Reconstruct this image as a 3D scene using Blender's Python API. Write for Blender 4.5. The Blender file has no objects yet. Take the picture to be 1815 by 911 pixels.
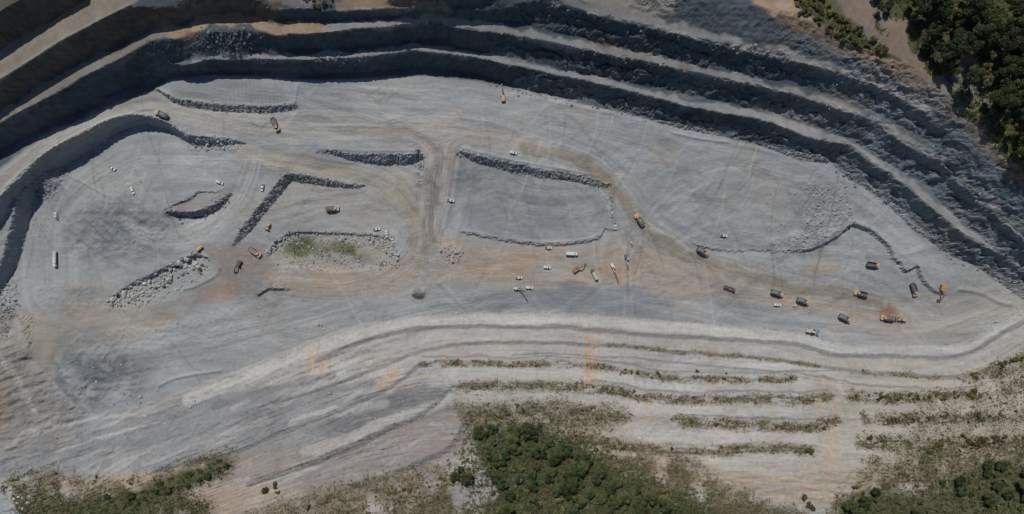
import bpy, bmesh, math, random
import numpy as np
from mathutils import Vector, Matrix, Euler

# ------------------------------------------------------------------ camera, light, exposure
scn = bpy.context.scene
PW, PH, FPX, CZ = 1815.0, 911.0, 1190.0, 500.0       # photo size, focal length in photo pixels, camera height (m)
camd = bpy.data.cameras.new("camera"); cam = bpy.data.objects.new("camera", camd)
scn.collection.objects.link(cam); scn.camera = cam
cam.location = (0, 0, CZ); cam.rotation_euler = (0, 0, 0)
camd.sensor_fit = 'HORIZONTAL'; camd.sensor_width = 36.0
camd.lens = 36.0 * FPX / PW
camd.clip_start = 1.0; camd.clip_end = 8000.0

SUN_EL = math.radians(53); SUN_AZ = math.radians(-16)   # azimuth from +Y (top of the picture), negative = to the left
sdir = Vector((math.sin(SUN_AZ) * math.cos(SUN_EL), math.cos(SUN_AZ) * math.cos(SUN_EL), math.sin(SUN_EL)))
w = bpy.data.worlds.new("World"); scn.world = w; w.use_nodes = True
wn = w.node_tree.nodes; wl = w.node_tree.links
bg = wn["Background"]; sky = wn.new("ShaderNodeTexSky"); sky.sky_type = 'NISHITA'
sky.sun_disc = False; sky.sun_elevation = SUN_EL; sky.sun_rotation = SUN_AZ
sky.altitude = 300; sky.air_density = 1.0; sky.dust_density = 0.6; sky.ozone_density = 1.5
wl.new(sky.outputs[0], bg.inputs[0]); bg.inputs[1].default_value = 0.058
sund = bpy.data.lights.new("sun", 'SUN'); sun = bpy.data.objects.new("sun", sund)
scn.collection.objects.link(sun)
sund.energy = 3.4; sund.angle = math.radians(0.5); sund.color = (1.0, 0.965, 0.91)
sun.rotation_euler = sdir.to_track_quat('Z', 'Y').to_euler(); sun.location = (-100, 400, 600)
scn.view_settings.view_transform = 'Standard'; scn.view_settings.look = 'None'
scn.view_settings.gamma = 1.0; scn.view_settings.exposure = 0.0
scn.view_settings.use_curve_mapping = False
scn.cycles.max_bounces = 5; scn.cycles.diffuse_bounces = 2; scn.cycles.glossy_bounces = 2
scn.cycles.transparent_max_bounces = 4

rng = np.random.default_rng(7); random.seed(7)
COL = scn.collection

# ------------------------------------------------------------------ noise and polyline helpers
def _perm(seed):
    r = np.random.default_rng(seed); p = np.arange(256); r.shuffle(p); return np.concatenate([p, p, p[:2]]).astype(np.int32)
_GC = np.cos(np.arange(256) * (2 * math.pi / 256)).astype(np.float32); _GS = np.sin(np.arange(256) * (2 * math.pi / 256)).astype(np.float32)
def perlin(x, y, seed=0):
    p = _perm(seed); c = _GC[p]; s = _GS[p]
    x0 = np.floor(x); y0 = np.floor(y); xf = (x - x0).astype(np.float32); yf = (y - y0).astype(np.float32); xi = x0.astype(np.int32) & 255; yi = y0.astype(np.int32) & 255
    u = xf * xf * xf * (xf * (xf * 6 - 15) + 10); v = yf * yf * yf * (yf * (yf * 6 - 15) + 10)
    A = p[xi] + yi; B = p[xi + 1] + yi; x1 = xf - 1; y1 = yf - 1
    a = c[A] * xf + s[A] * yf; b = c[B] * x1 + s[B] * yf; a += (b - a) * u
    A = A + 1; B = B + 1
    d = c[A] * xf + s[A] * y1; b = c[B] * x1 + s[B] * y1; d += (b - d) * u
    return (a + (d - a) * v) * 1.5
def fbm(x, y, scale, octv=4, seed=0, gain=0.5):
    o = np.zeros_like(x); a = 1.0; f = 1.0 / scale; t = 0
    for k in range(octv):
        o += a * perlin(x * f + 17.3 * k, y * f - 9.1 * k, seed + k); t += a; a *= gain; f *= 2.03
    return o / t
def ridged(x, y, scale, octv=4, seed=0):
    o = np.zeros_like(x); a = 1.0; f = 1.0 / scale; t = 0
    for k in range(octv):
        o += a * (1 - 2 * np.abs(perlin(x * f + 5.3 * k, y * f + 3.7 * k, seed + k))); t += a; a *= 0.5; f *= 2.1
    return o / t
def blocks(x, y, scale, seed):
    """broken-rock facets: every cell has its own height and tilt"""
    p = _perm(seed); r = np.random.default_rng(seed + 1).random((256, 5)); x = x / scale; y = y / scale; xi = np.floor(x).astype(np.int32); yi = np.floor(y).astype(np.int32); best = np.full(x.shape, 9.0); o = np.zeros(x.shape)
    for i in (-1, 0, 1):
        for j in (-1, 0, 1):
            h = p[(p[(xi + i) & 255] + yi + j) & 255]; q = r[h]; dx = x - (xi + i + q[..., 0]); dy = y - (yi + j + q[..., 1]); d2 = dx * dx + dy * dy; m = d2 < best
            best = np.where(m, d2, best); o = np.where(m, q[..., 2] - .5 + (q[..., 3] - .5) * dx * 1.1 + (q[..., 4] - .5) * dy * 1.1, o)
    return o
def sstep(a, b, x):
    t = np.clip((x - a) / (b - a), 0, 1); return t * t * (3 - 2 * t)
def dense(pts, n=10):
    """Catmull-Rom resampling of a polyline (any number of columns)."""
    P = np.array(pts, float)
    if len(P) < 3:
        t = np.linspace(0, 1, n * 3)[:, None]; return P[0] * (1 - t) + P[-1] * t
    Q = np.vstack([2 * P[0] - P[1], P, 2 * P[-1] - P[-2]]); out = []
    for i in range(1, len(Q) - 2):
        t = np.linspace(0, 1, n, endpoint=False)[:, None]
        a, b, c, d = Q[i - 1], Q[i], Q[i + 1], Q[i + 2]
        out.append(0.5 * ((2 * b) + (c - a) * t + (2 * a - 5 * b + 4 * c - d) * t ** 2 + (3 * b - a - 3 * c + d) * t ** 3))
    out.append(P[-1:]); return np.vstack(out)
def px2w(u, v, z):
    s = (CZ - z) / FPX; return (u - PW / 2) * s, -(v - PH / 2) * s
def w2px(x, y, z):
    s = FPX / (CZ - z); return PW / 2 + x * s, PH / 2 - y * s

# ------------------------------------------------------------------ breaklines of the pit: (u, v, z)
LINES = []          # world-space constraint polylines, each (n,3)
def line(pts):
    P = dense(pts); x, y = px2w(P[:, 0], P[:, 1], P[:, 2]); LINES.append(np.c_[x, y, P[:, 2]])
def point(u, v, z): line([(u, v, z), (u + 1, v, z)])
def wall(pts, slope=70):
    """pts: (u, v, crest z, toe z[, slope]) with the drop to the right of the travel direction (down the picture when going right)."""
    P = np.array([tuple(p) + ((slope,) if len(p) == 4 else ()) for p in pts], float); P = dense(P)
    x, y = px2w(P[:, 0], P[:, 1], P[:, 2]); LINES.append(np.c_[x, y, P[:, 2]])
    tx = np.gradient(x); ty = np.gradient(y); l = np.hypot(tx, ty) + 1e-9
    off = np.maximum((P[:, 2] - P[:, 3]) / np.tan(np.radians(P[:, 4])), 0.8)
    LINES.append(np.c_[x + ty / l * off, y - tx / l * off, P[:, 3]])
    fl = (P[:, 4] > 51.5) & (P[:, 4] < 53.5) & (P[:, 2] - P[:, 3] > 8)          # blasted face above, scree apron below
    if fl.any():
        s = np.concatenate([[0], np.cumsum(np.hypot(np.diff(x), np.diff(y)))]); fr = .5 + .3 * perlin(s / 38.0, s * 0 + .5, 3) + .2 * perlin(s / 13.0, s * 0 + .5, 4)
        k = np.clip(fr, .15, .85) * (P[:, 2] - P[:, 3]); o2 = np.minimum(k / np.tan(np.radians(64)), off * .7); Q = np.c_[x + ty / l * o2, y - tx / l * o2, P[:, 2] - k]
        e = np.flatnonzero(np.diff(np.concatenate([[0], fl.astype(int), [0]])))
        for i, j in zip(e[::2], e[1::2]):
            if j - i > 3: LINES.append(Q[i:j])
def bench(pts, hw=5, dz=0.4):
    """flat ledge rising down the picture: inner edge and outer edge"""
    P = np.array(pts, float)
    line([(a, b - hw, c) for a, b, c in P]); line([(a, b + hw, c + dz) for a, b, c in P])

# -- high walls along the top
wall([(-60,255,29,10),(0,218,28.5,9.5),(50,190,28,8),(110,160,28,6),(150,135,28,5),(200,110,29,4),(250,82,30,18,52),(270,72,31,18,50),(300,69,31,18,42),(320,65,31,18,40),(350,44,31,18,34),
      (370,40,31,18,32),(420,40,31,18,32),(455,41,31,18,32),(470,52,32,18,38),(482,62,32.5,18,52),(500,62,33,18),(540,60,34,18),(580,57,34.5,18),(630,52,34.5,18),(690,48,34.5,18),(715,43,34.5,18),(745,42,34.5,18),
      (775,43,34.5,18),(800,48,34,17,66),(860,57,33.5,17,62),(900,61,33,17,52),(1065,95,32,16,53),(1137,109,32,16,53),(1222,128,32,16,53),(1360,156,32,16,53),(1447,181,32,16,52),(1500,198,32,16,52),(1552,217,31,15,52),(1592,249,30,15,52),
      (1684,300,29,14,52),(1702,324,29,14,52),(1724,346,28,13,52),(1748,370,28,13,52),(1777,392,27,12,52),(1815,423,26,11,52),(1880,470,25,10,52)])
# lower crest (bench above the pit floor)
wall([(262,150,5,4),(300,118,12,3),(330,108,17,3),(350,106,18,3),(420,106,18,3),(470,104,18,2.5),(500,106,18,2),(560,105,18,1),(640,101,18,0),(700,94,18,0),(730,90,18,0),(760,92,18,0),(800,97,17,0),(860,105,17,0,66),(900,114,17,0,62),(1032,142,16,0,52),(1130,165,16,0,53),
      (1230,191,16,-0.5,53),(1360,216,16,-1,52),(1434,244,15.5,-1,52),(1497,255,15,-1,52),(1513,263,15,-1,52),(1552,293,15,-1.5,53),(1566,300,15,-1.5,53),(1603,328,14,-2,53),(1640,359,14,-3,53),(1689,399,13,-4,53),
      (1720,423,12,-4,53),(1752,440,11,-5,53),(1783,458,10,-5,53),(1815,482,9,-6,53),(1880,530,7,-7,53)])
# third crest
wall([(560,22,42,36.5),(640,18,43,36.5),(700,15,44,36.5),(760,14,45,36.5),(800,17,44,36),(850,18,44,35.5),(890,15,46,35.5,66),(920,8,49,35,62),(943,3,50,35,52),(1030,20,50,34,53),(1084,36,49,33.5,53),(1173,54,49,33.5,53),(1260,77,49,33.5,53),(1360,99,48,33.5,53),(1421,112,48,33.5,52),
      (1493,132,47,33,52),(1572,161,47,33,52),(1635,198,46,33,53),(1678,227,45,33,53),(1720,275,43,32,44),(1760,320,41,31,42),(1815,370,38,29,40),(1880,430,36,27,40)])
line([(600,6,43.5),(700,10,44.5),(780,11,46)])
line([(690,-2,49),(780,-4,52),(850,-8,53),(900,-14,52)])
line([(780,9,45),(830,10,45.2),(870,6,46.5)])
# rim above the third bench, on the right
line([(960,-8,54),(1040,4,52.5),(1100,14,51.5),(1160,30,51),(1200,40,51),(1290,68,50.5),(1380,92,50),(1421,99,49.6),(1493,122,49),(1572,151,48.5),(1640,188,47.5)])
line([(1120,-28,58),(1200,-18,58),(1300,2,58),(1350,16,58),(1410,32,58),(1450,42,58),(1500,70,57.5),(1545,92,57),(1580,105,56.5),(1634,143,56),(1677,173,56),(1722,206,55),(1763,244,54),(1798,287,52),(1830,315,50),(1890,360,48)])
line([(1310,-5,58.5),(1400,15,58.5),(1460,35,58.6),(1560,85,58),(1650,140,57.2),(1740,210,56),(1815,290,52.5)])
line([(1470,-60,60),(1560,30,60),(1660,110,59),(1760,190,58),(1880,300,55)])
line([(1700,-80,65),(1800,40,63),(1900,200,60)])
# upper left: dirt road, slope above and below it
wall([(-60,190,44,29,66),(0,148,44,28.8,66),(30,126,44,28.5,66),(60,110,44,28.3,66),(110,75,45,28.3,64),(150,53,46,28.4,62),(190,32,47,29.3,60),(240,12,48,30.3,58),(290,14,46,31.3,54),(340,12,42.5,31.3,40),(400,8,42,31.3,36),(440,8,42,31.5,36),(470,14,42,32.5,40),
      (490,18,42.5,33.5),(520,17,43,34.5),(556,16,43.5,35.5)])
line([(-60,120,44.5),(0,90,44.5),(50,55,44.6),(100,30,45.5),(150,3,47),(200,-25,48)])
line([(-60,60,64),(0,20,64),(60,-15,64),(120,-45,65)])
line([(240,-30,50),(330,-25,50),(430,-25,50),(520,-25,49)])
line([(310,0,47),(400,-4,47),(470,0,46),(500,6,44.5),(560,8,44.5),(600,8,44)])
# bench toes (inner edges) so that the flats stay flat
line([(-60,232,29.3),(0,195,28.8),(60,165,28.3),(120,130,28.3),(180,100,29),(240,72,30.2),(270,55,31.2),(300,48,31.3),(350,30,31.3),(380,25,31.3),(420,22,31.3),(450,26,31.3),(465,35,31.8),(480,44,32.5),(500,43,33.2),(540,40,34.2),(600,36,35),(650,32,35.2),(700,29,35.4)])
# haul road climbing out on the left, and the drop into the left sub-pit
line([(-60,345,13),(0,298,11),(50,262,9),(100,230,7),(160,207,5),(200,190,4.3),(240,175,4),(273,160,3.5)])
wall([(-60,440,13,1),(0,350,11,1),(25,325,10,0.3),(42,308,9.6,0),(56,294,9,-2),(74,278,8.6,-9),(95,262,8,-11),(140,240,6,-10.5),(190,215,4,-10),(235,205,3,-10),(260,207,2.5,-10),(290,215,2,-9.5,66),(325,235,1,-8.5,60),(345,240,0.5,-7.5,55),(380,243,0,-6,48),(410,246,-.6,-4.5,45),(432,253,-1.5,-3)])
wall([(-40,560,0,-8),(0,470,0,-11),(12,425,0,-12),(24,378,0,-12),(36,346,0,-11.5),(46,328,0,-9)])
line([(-30,520,0.2),(-4,470,0.2),(3,420,0.2),(15,380,0.2),(26,350,0.2)])
# pad at the top left of the floor
wall([(278,158,4,3),(310,174,4,1,45),(350,181,3.6,0,40),(400,187,3.4,0,40),(450,189,3,-.2,40),(490,189,2.6,-.3,40),(522,186,2,-.2,35)])
line([(300,145,4),(400,140,3.8),(500,146,3)]); line([(545,150,.6),(540,190,0)])
# main floor
line([(340,215,.8),(420,215,0),(520,225,0),(650,225,0),(800,230,0),(900,250,-.4),(1000,275,-1),(1060,300,-2)])
line([(600,165,.4),(800,170,.2),(1000,200,0),(1200,250,-.5)])
line([(1200,320,-1.5),(1300,300,-1),(1420,310,-1.4)]); line([(1250,400,-3),(1400,400,-3.2)]); line([(1580,400,-4.2),(1650,450,-4.8)])
# cut beside the ramp, middle pit walls
wall([(562,268,-.4,-1,50),(590,267,-.2,-3,52),(604,270,0,-4.2,52),(620,272,0,-5,48),(640,274,0,-6.2,50),(655,272,0,-6.6,46),(680,274,0,-7.4,47),(700,271,-.1,-7.4,45),(720,273,-.2,-7.6,46),(750,271,-.5,-7,55)])
wall([(752,271,-.6,-7,55),(749,300,-2,-7,50),(744,330,-4,-6.8,45)])
line([(540,300,-2.5),(600,300,-5),(660,312,-6.3),(700,330,-6.8)])
wall([(412,432,-5.5,-7,42),(424,408,-4.4,-9.4,42),(440,388,-4,-9.6,46),(455,368,-3.8,-9.6,46),(470,350,-3.6,-9.8,48),(492,322,-3.2,-9.8,50),(510,307,-3,-9.4,52),(530,309,-3,-9.2,48),(550,312,-3.2,-9,48),(575,317,-3.8,-9,46),(600,322,-4.6,-8.6,46),(635,328,-6,-8,44),(648,329,-7,-7.6)])
line([(470,310,-3.2),(450,340,-3.6),(430,380,-4.5)])
line([(520,290,-2.6),(580,300,-4),(640,315,-6.2)])
line([(500,390,-9),(580,375,-8.8),(660,370,-8),(700,400,-8)])
wall([(812,265,-1,-1.6),(826,270,-1,-5,55),(845,275,-1,-6.6,48),(870,280,-1.2,-7.2,48),(900,288,-1.2,-7.2,46),(930,292,-1.4,-7.4,46),(965,300,-1.6,-7,42),(1000,305,-2,-7,44),(1050,315,-2.6,-6.8,40),(1080,326,-3.2,-5.6,40)])
wall([(1084,328,-3.4,-4.6,45),(1087,360,-4.4,-6,40),(1087,396,-6,-7,40)])
line([(830,320,-7),(930,330,-7.2),(1040,350,-6.8)]); line([(830,390,-7),(940,395,-7),(1050,390,-6.9)])
wall([(818,411,-7,-8,40),(870,420,-7,-8.4,40),(930,429,-7,-8.6,40),(985,432,-7,-8.6,40),(1040,426,-7,-8.6,40),(1062,418,-7,-8.4,40),(1072,405,-7,-8,40),(1092,407,-7,-7.6,40)])
# ramp
line([(772,250,0),(770,290,-2.2),(765,340,-5),(755,400,-7.4),(745,450,-8.2)]); line([(798,255,-.4),(795,300,-2.6),(788,350,-5.4),(775,400,-7.6)])
# lower floor
line([(760,520,-8.8),(900,500,-8.8),(1050,480,-8.8),(1200,510,-8.8),(1400,545,-8.9),(1600,570,-9),(1750,545,-8.6)])
line([(560,500,-8.4),(680,495,-8.4),(735,455,-8.3)]); line([(1100,420,-7.6),(1150,410,-6.6),(1240,460,-7.6),(1330,490,-8.4)])
line([(1440,480,-8.3),(1540,450,-8.2),(1580,500,-8.6)])
# step round the upper right floor
wall([(1222,424,-5,-5.6,40),(1240,436,-5.5,-6.3,40),(1290,444,-5.9,-6.8,38),(1330,443,-6.2,-6.9,36),(1370,445,-6.1,-7.1,38),(1410,443,-5.6,-7.3,40),(1440,438,-5.2,-7.6,46),(1480,419,-4.7,-7.9,55),(1500,403,-4.5,-8,62),(1512,396,-4.5,-8,62),(1539,405,-4.6,-8,62),(1559,418,-4.7,-8,62),
      (1579,438,-4.8,-8,64),(1589,461,-5,-8.2,66),(1599,464,-5,-8.3,66),(1605,478,-5,-8.4,66),(1613,477,-5,-8.4,66),(1628,471,-5,-8.4,66),(1636,490,-5.4,-8.4,60),(1650,508,-5.8,-8.4,55),(1662,516,-6.4,-8.4,50),(1672,522,-7.4,-8.5,45)])
line([(1680,490,-5.6),(1720,510,-7),(1760,500,-6)])
# left sub-pit
line([(70,420,-12),(110,380,-11.5),(170,330,-10.5),(250,280,-10),(320,280,-7.5)]); line([(90,500,-11),(150,470,-11),(240,430,-11)])
line([(420,290,-2.6),(430,320,-3.4),(415,350,-5),(395,390,-7.4),(340,410,-9.8)])
line([(262,330,-8),(290,330,-5.6),(330,325,-3.8),(380,320,-3.8)]); line([(380,430,-7.2),(410,460,-7),(440,500,-7.4)])
wall([(297,374,-5,-9.6,60),(318,375,-4.6,-11.6,62),(345,374,-4.5,-11.4,60),(366,367,-4.5,-10.2,52),(386,358,-4.4,-8.4,48),(405,342,-4.4,-6.4,48)])
wall([(299,367,-4,-5.2,62),(317,358,-3.6,-5,62),(335,352,-3.4,-4.9,62),(349,341,-3.4,-4.8,62),(359,339,-3.5,-4.7,62),(381,340,-3.7,-4.5,60),(402,332,-4,-4.4,60)])
# rock trench
wall([(196,525,-9.6,-11.5,45),(225,505,-9.8,-12.6,45),(262,487,-9.8,-13.4,45),(300,468,-9.4,-13.4,50),(330,455,-8.4,-12.8,55),(350,449,-7.8,-11.5,55),(368,455,-7.4,-9.5,45)])
line([(215,545,-10.6),(260,530,-11.8),(310,510,-12),(345,492,-11),(372,470,-8.6)])
line([(240,552,-9),(300,530,-9),(350,505,-8.6),(385,470,-7.4)])
line([(120,560,-8),(220,600,-8),(330,600,-8),(450,560,-8.2)]); line([(150,690,-6),(230,700,-7),(330,660,-8)])
# pond hollow
wall([(474,452,-8.2,-9.6,50),(482,435,-8.2,-10,50),(500,420,-8.4,-10.4,50),(520,411,-8.5,-10.6,55),(600,412,-8.5,-10.4,50),(680,418,-8.2,-9.8,45),(702,440,-8.2,-9.6,40),(706,462,-8.2,-9.2,40)])
line([(500,470,-9.2),(600,474,-9.3),(690,472,-9)]); line([(520,440,-10.7),(600,445,-10.7),(660,445,-10)])
wall([(505,487,-7.6,-8.2,45),(512,474,-7.6,-8.6,55),(560,477,-8,-8.8,55),(610,483,-8.2,-8.8,50),(660,478,-8.4,-8.8,45)][::-1])
wall([(456,522,-6.4,-8.4,55),(470,513,-6,-8.4,60),(485,510,-6,-8.3,60),(512,512,-6.8,-8.2,50)])
line([(452,512,-6.6),(480,500,-6.2),(510,500,-7.2)])
# left and lower left slopes
line([(-20,560,3),(20,560,-5),(60,560,-8.4)]); line([(-30,620,12),(10,630,8),(60,640,-4)]); line([(5,640,9),(30,690,5),(60,725,2)])
line([(-60,720,22),(0,740,12),(60,750,4)])
# -- lower slope: toe, ledges and rim
line([(150,735,-4),(240,722,-6),(330,690,-7.6),(420,656,-8.4),(490,628,-8.6),(560,600,-8.8),(640,576,-8.8),(740,561,-8.8),(850,554,-8.9),(960,555,-8.9),(1050,558,-8.9),(1200,570,-9),(1330,580,-9),(1420,592,-9),(1460,604,-9),(1510,612,-9),(1600,612,-8.8),(1690,610,-8.4),(1750,580,-7.6),(1815,540,-6.5),(1880,505,-5)])
B1 = [(260,762,-1),(340,728,-2),(420,698,-2),(480,672,-2),(560,640,-2),(640,606,-2),(740,583,-2),(820,578,-2),(907,580,-2),(1000,580,-2),(1100,590,-2),(1200,597,-2),(1300,602,-2),(1400,609,-2),(1445,618,-2),(1490,630,-2),(1600,632,-1.5),(1695,632,-1),(1760,602,0),(1815,570,1),(1880,530,2)]
B1B = [(120,812,8),(250,792,6),(380,752,5),(480,714,5),(560,692,5),(640,664,5),(720,632,5),(800,612,5),(907,607,5),(1080,612,5),(1257,629,5),(1357,636,5),(1450,648,5),(1530,660,5.5),(1610,665,6),(1700,667,6.5),(1765,652,7),(1815,627,8),(1880,590,9)]
B2 = [(280,832,14),(400,806,13),(500,766,12),(600,728,12),(690,685,12),(750,645,12),(830,643,12),(907,645,12),(1000,646,12),(1060,649,12),(1110,656,12),(1160,668,12),(1250,672,12),(1330,673,12),(1405,671,12),(1480,668,9)]
B3 = [(440,858,27),(528,829,26),(655,776,24),(740,738,22),(800,690,20),(850,684,20),(907,684,20),(1050,687,20),(1107,697,20),(1150,705,20),(1230,708,20),(1300,706,20),(1407,709,20),(1470,704,17)]
B3R = [(1509,699,14),(1560,704,14),(1628,704,14),(1697,702,14),(1748,702,14.5),(1815,684,16),(1880,660,18)]
B4 = [(560,892,38),(621,864,36),(700,838,35),(791,798,33),(830,735,29),(900,730,28),(1000,727,28),(1100,737,28),(1200,746,28),(1280,751,28),(1430,756,27),(1480,750,25)]
B4R = [(1540,742,22),(1611,745,22),(1697,742,22.5),(1815,737,24),(1880,730,26)]
B5 = [(1020,776,35),(1080,786,36),(1150,796,36),(1250,799,36),(1350,795,36),(1440,801,36)]
B5R = [(1530,780,30),(1645,792,30),(1740,785,31),(1815,784,32),(1880,782,33)]
for b_, h_ in ((B1,4),(B1B,3.5),(B2,5),(B3,6),(B3R,7),(B4,7),(B4R,7),(B5,6),(B5R,8)): bench(b_, h_)
line([(1250,842,43),(1400,842,43),(1500,830,41),(1600,830,38),(1815,826,38),(1880,826,38)])
line([(870,775,36),(960,770,36),(1000,800,38)]); line([(600,905,42),(760,880,43),(840,880,43)])
line([(-60,960,24),(100,900,24),(250,870,25),(350,845,24),(410,812,18)]); line([(-60,860,18),(40,850,16),(150,840,15),(240,835,14)])
line([(-80,990,28),(300,980,44),(700,990,52),(1100,990,54),(1500,990,52),(1900,980,48)])
line([(900,900,48),(1100,900,48),(1300,900,49)])

# ------------------------------------------------------------------ membrane through the breaklines
D = 0.6; XH, YH = 408.0, 222.0
def solve():
    pts = np.vstack([np.vstack([L[:-1] + (L[1:] - L[:-1]) * t for t in np.linspace(0, 1, 12, endpoint=False)] + [L[-1:]]) for L in LINES])
    H = None
    for lev, its in ((32, 400), (16, 300), (8, 250), (4, 160), (2, 100), (1, 60)):
        d = D * lev; nx = int(round(2 * XH / d)) + 1; ny = int(round(2 * YH / d)) + 1
        ix = np.round((pts[:, 0] + XH) / d).astype(int); iy = np.round((pts[:, 1] + YH) / d).astype(int)
        ok = (ix >= 0) & (ix < nx) & (iy >= 0) & (iy < ny); k = iy[ok] * nx + ix[ok]
        S = np.bincount(k, pts[ok, 2], nx * ny); N = np.bincount(k, minlength=nx * ny)
        fix = (N > 0).reshape(ny, nx); Z = (S / np.maximum(N, 1)).reshape(ny, nx)
        if H is None: H = np.full((ny, nx), 10.0)
        else:
            yy = np.linspace(0, H.shape[0] - 1, ny); xx = np.linspace(0, H.shape[1] - 1, nx)
            y0 = np.minimum(yy.astype(int), H.shape[0] - 2); x0 = np.minimum(xx.astype(int), H.shape[1] - 2)
            fy = (yy - y0)[:, None]; fx = (xx - x0)[None]
            A = H[y0] * (1 - fy) + H[y0 + 1] * fy; H = A[:, x0] * (1 - fx) + A[:, x0 + 1] * fx
        for i in range(its):
            Pd = np.pad(H, 1, mode='edge')
            H = 0.25 * (Pd[:-2, 1:-1] + Pd[2:, 1:-1] + Pd[1:-1, :-2] + Pd[1:-1, 2:])
            H[fix] = Z[fix]
    return H
Hg = solve()
NY, NX = Hg.shape
gx = np.linspace(-XH, XH, NX); gy = np.linspace(-YH, YH, NY)
GX, GY = np.meshgrid(gx, gy)
def blur(a, n=1):
    for i in range(n):
        p = np.pad(a, 1, mode='edge'); a = (p[:-2, 1:-1] + p[2:, 1:-1] + p[1:-1, :-2] + p[1:-1, 2:] + 2 * a) / 6
    return a
Hg = blur(Hg, 1)
Hsm = Hg.copy()
gyv, gxv = np.gradient(blur(Hg, 2), D)
steep = np.hypot(gxv, gyv)
U, V = w2px(GX, GY, Hg)

# ------------------------------------------------------------------ painting helpers in a plan grid (2 photo pixels per cell)
PS = 1.3; PM = 160
pu = np.arange(-PM, PW + PM, PS); pv = np.arange(-PM, PH + PM, PS)
PU, PV = np.meshgrid(pu, pv)
WU = PU + 12 * fbm(PU, PV, 60, 2, 40) + 8 * fbm(PU, PV, 20, 3, 41); WV = PV + 12 * fbm(PU, PV, 60, 2, 56) + 8 * fbm(PU, PV, 20, 3, 57)
def seg_dist(pts, X, Y, margin):
    """unsigned distance, signed side and running length to a polyline, inside its bounding box only"""
    P = np.array(pts, float)[:, :2]
    x0, y0 = P.min(0) - margin; x1, y1 = P.max(0) + margin
    i0 = max(int((y0 + PM) / PS), 0); i1 = min(int((y1 + PM) / PS) + 2, X.shape[0]); j0 = max(int((x0 + PM) / PS), 0); j1 = min(int((x1 + PM) / PS) + 2, X.shape[1])
    sl = (slice(i0, i1), slice(j0, j1)); x = X[sl]; y = Y[sl]
    best = np.full(x.shape, 1e9); side = np.zeros(x.shape); run = np.zeros(x.shape); acc = 0
    for a, b in zip(P[:-1], P[1:]):
        d = b - a; L = np.hypot(*d) + 1e-9; d = d / L
        t = np.clip((x - a[0]) * d[0] + (y - a[1]) * d[1], 0, L)
        q = np.hypot(x - a[0] - d[0] * t, y - a[1] - d[1] * t); m = q < best
        best[m] = q[m]; side[m] = ((x - a[0]) * d[1] - (y - a[1]) * d[0])[m]; run[m] = (acc + t)[m]; acc += L
    return sl, best, np.sign(side), run
def inside(pts, X, Y):
    P = np.array(pts, float)[:, :2]; r = np.zeros(X.shape, bool); j = len(P) - 1
    for i in range(len(P)):
        (xi, yi), (xj, yj) = P[i], P[j]
        c = ((yi > Y) != (yj > Y)) & (X < (xj - xi) * (Y - yi) / (yj - yi + 1e-12) + xi); r ^= c; j = i
    return r
def stroke_mask(pts, hw, soft=4, warp=True):
    P = dense(np.array(pts, float)[:, :2], 6); m = np.zeros(PU.shape)
    sl, d, s, t = seg_dist(P, PU + warp * (WU - PU), PV + warp * (WV - PV), hw + soft + 12)
    m[sl] = 1 - sstep(hw - soft * .5, hw + soft * .5, d); return m
def poly_mask(pts, soft=6, warp=True):
    P = np.array(pts, float); x0, y0 = P.min(0) - soft - 34; x1, y1 = P.max(0) + soft + 34; o = np.zeros(PU.shape)
    sl = (slice(max(int((y0 + PM) / PS), 0), max(int((y1 + PM) / PS) + 2, 0)), slice(max(int((x0 + PM) / PS), 0), max(int((x1 + PM) / PS) + 2, 0)))
    X, Y = ((WU if warp else PU)[sl], (WV if warp else PV)[sl])
    if X.size == 0: return o
    m = inside(P, X, Y); q = np.full(X.shape, 1e9)
    for p0, p1 in zip(P, np.roll(P, -1, 0)):
        dv = p1 - p0; L = np.hypot(*dv) + 1e-9; dv = dv / L; t = np.clip((X - p0[0]) * dv[0] + (Y - p0[1]) * dv[1], 0, L); q = np.minimum(q, (X - p0[0] - dv[0] * t) ** 2 + (Y - p0[1] - dv[1] * t) ** 2)
    q = np.sqrt(q); o[sl] = sstep(-soft, soft, np.where(m, q, -q)); return o
def sample(M, u, v):
    x = np.clip((u + PM) / PS, 0, M.shape[1] - 1.001); y = np.clip((v + PM) / PS, 0, M.shape[0] - 1.001)
    i = y.astype(int); j = x.astype(int); fy = y - i; fx = x - j
    if M.ndim == 3: fy = fy[..., None]; fx = fx[..., None]
    return (M[i, j] * (1 - fx) + M[i, j + 1] * fx) * (1 - fy) + (M[i + 1, j] * (1 - fx) + M[i + 1, j + 1] * fx) * fy

# ------------------------------------------------------------------ ground colours (albedo of the different soils and rocks)
GREY=(.268,.28,.283); GREYD=(.19,.204,.211); PALE=(.345,.338,.322); PALEW=(.395,.385,.362); TAN=(.325,.28,.232); OLIVE=(.262,.238,.19)
OCHRE=(.36,.255,.165); ORANGE=(.40,.235,.13); RUST=(.235,.125,.06); MAUVE=(.285,.252,.228); BENCHC=(.185,.185,.178); BENCHT=(.215,.2,.175)
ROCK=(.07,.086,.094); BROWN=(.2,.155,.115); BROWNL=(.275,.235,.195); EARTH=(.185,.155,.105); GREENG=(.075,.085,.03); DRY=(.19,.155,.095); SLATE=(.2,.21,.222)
UMBER=(.215,.185,.165)
C = np.zeros(PU.shape + (3,)); C[:] = GREY
TRK = np.zeros(PU.shape)          # wheel-track streaks
VEG = np.zeros(PU.shape)          # where dry grass and brush grow
FLOORM = np.zeros(PU.shape); ROADM = np.zeros(PU.shape)
def mix(m, col, a=1.0):
    k = (m * a)[..., None]; C[:] = C * (1 - k) + np.array(col) * k
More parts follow.
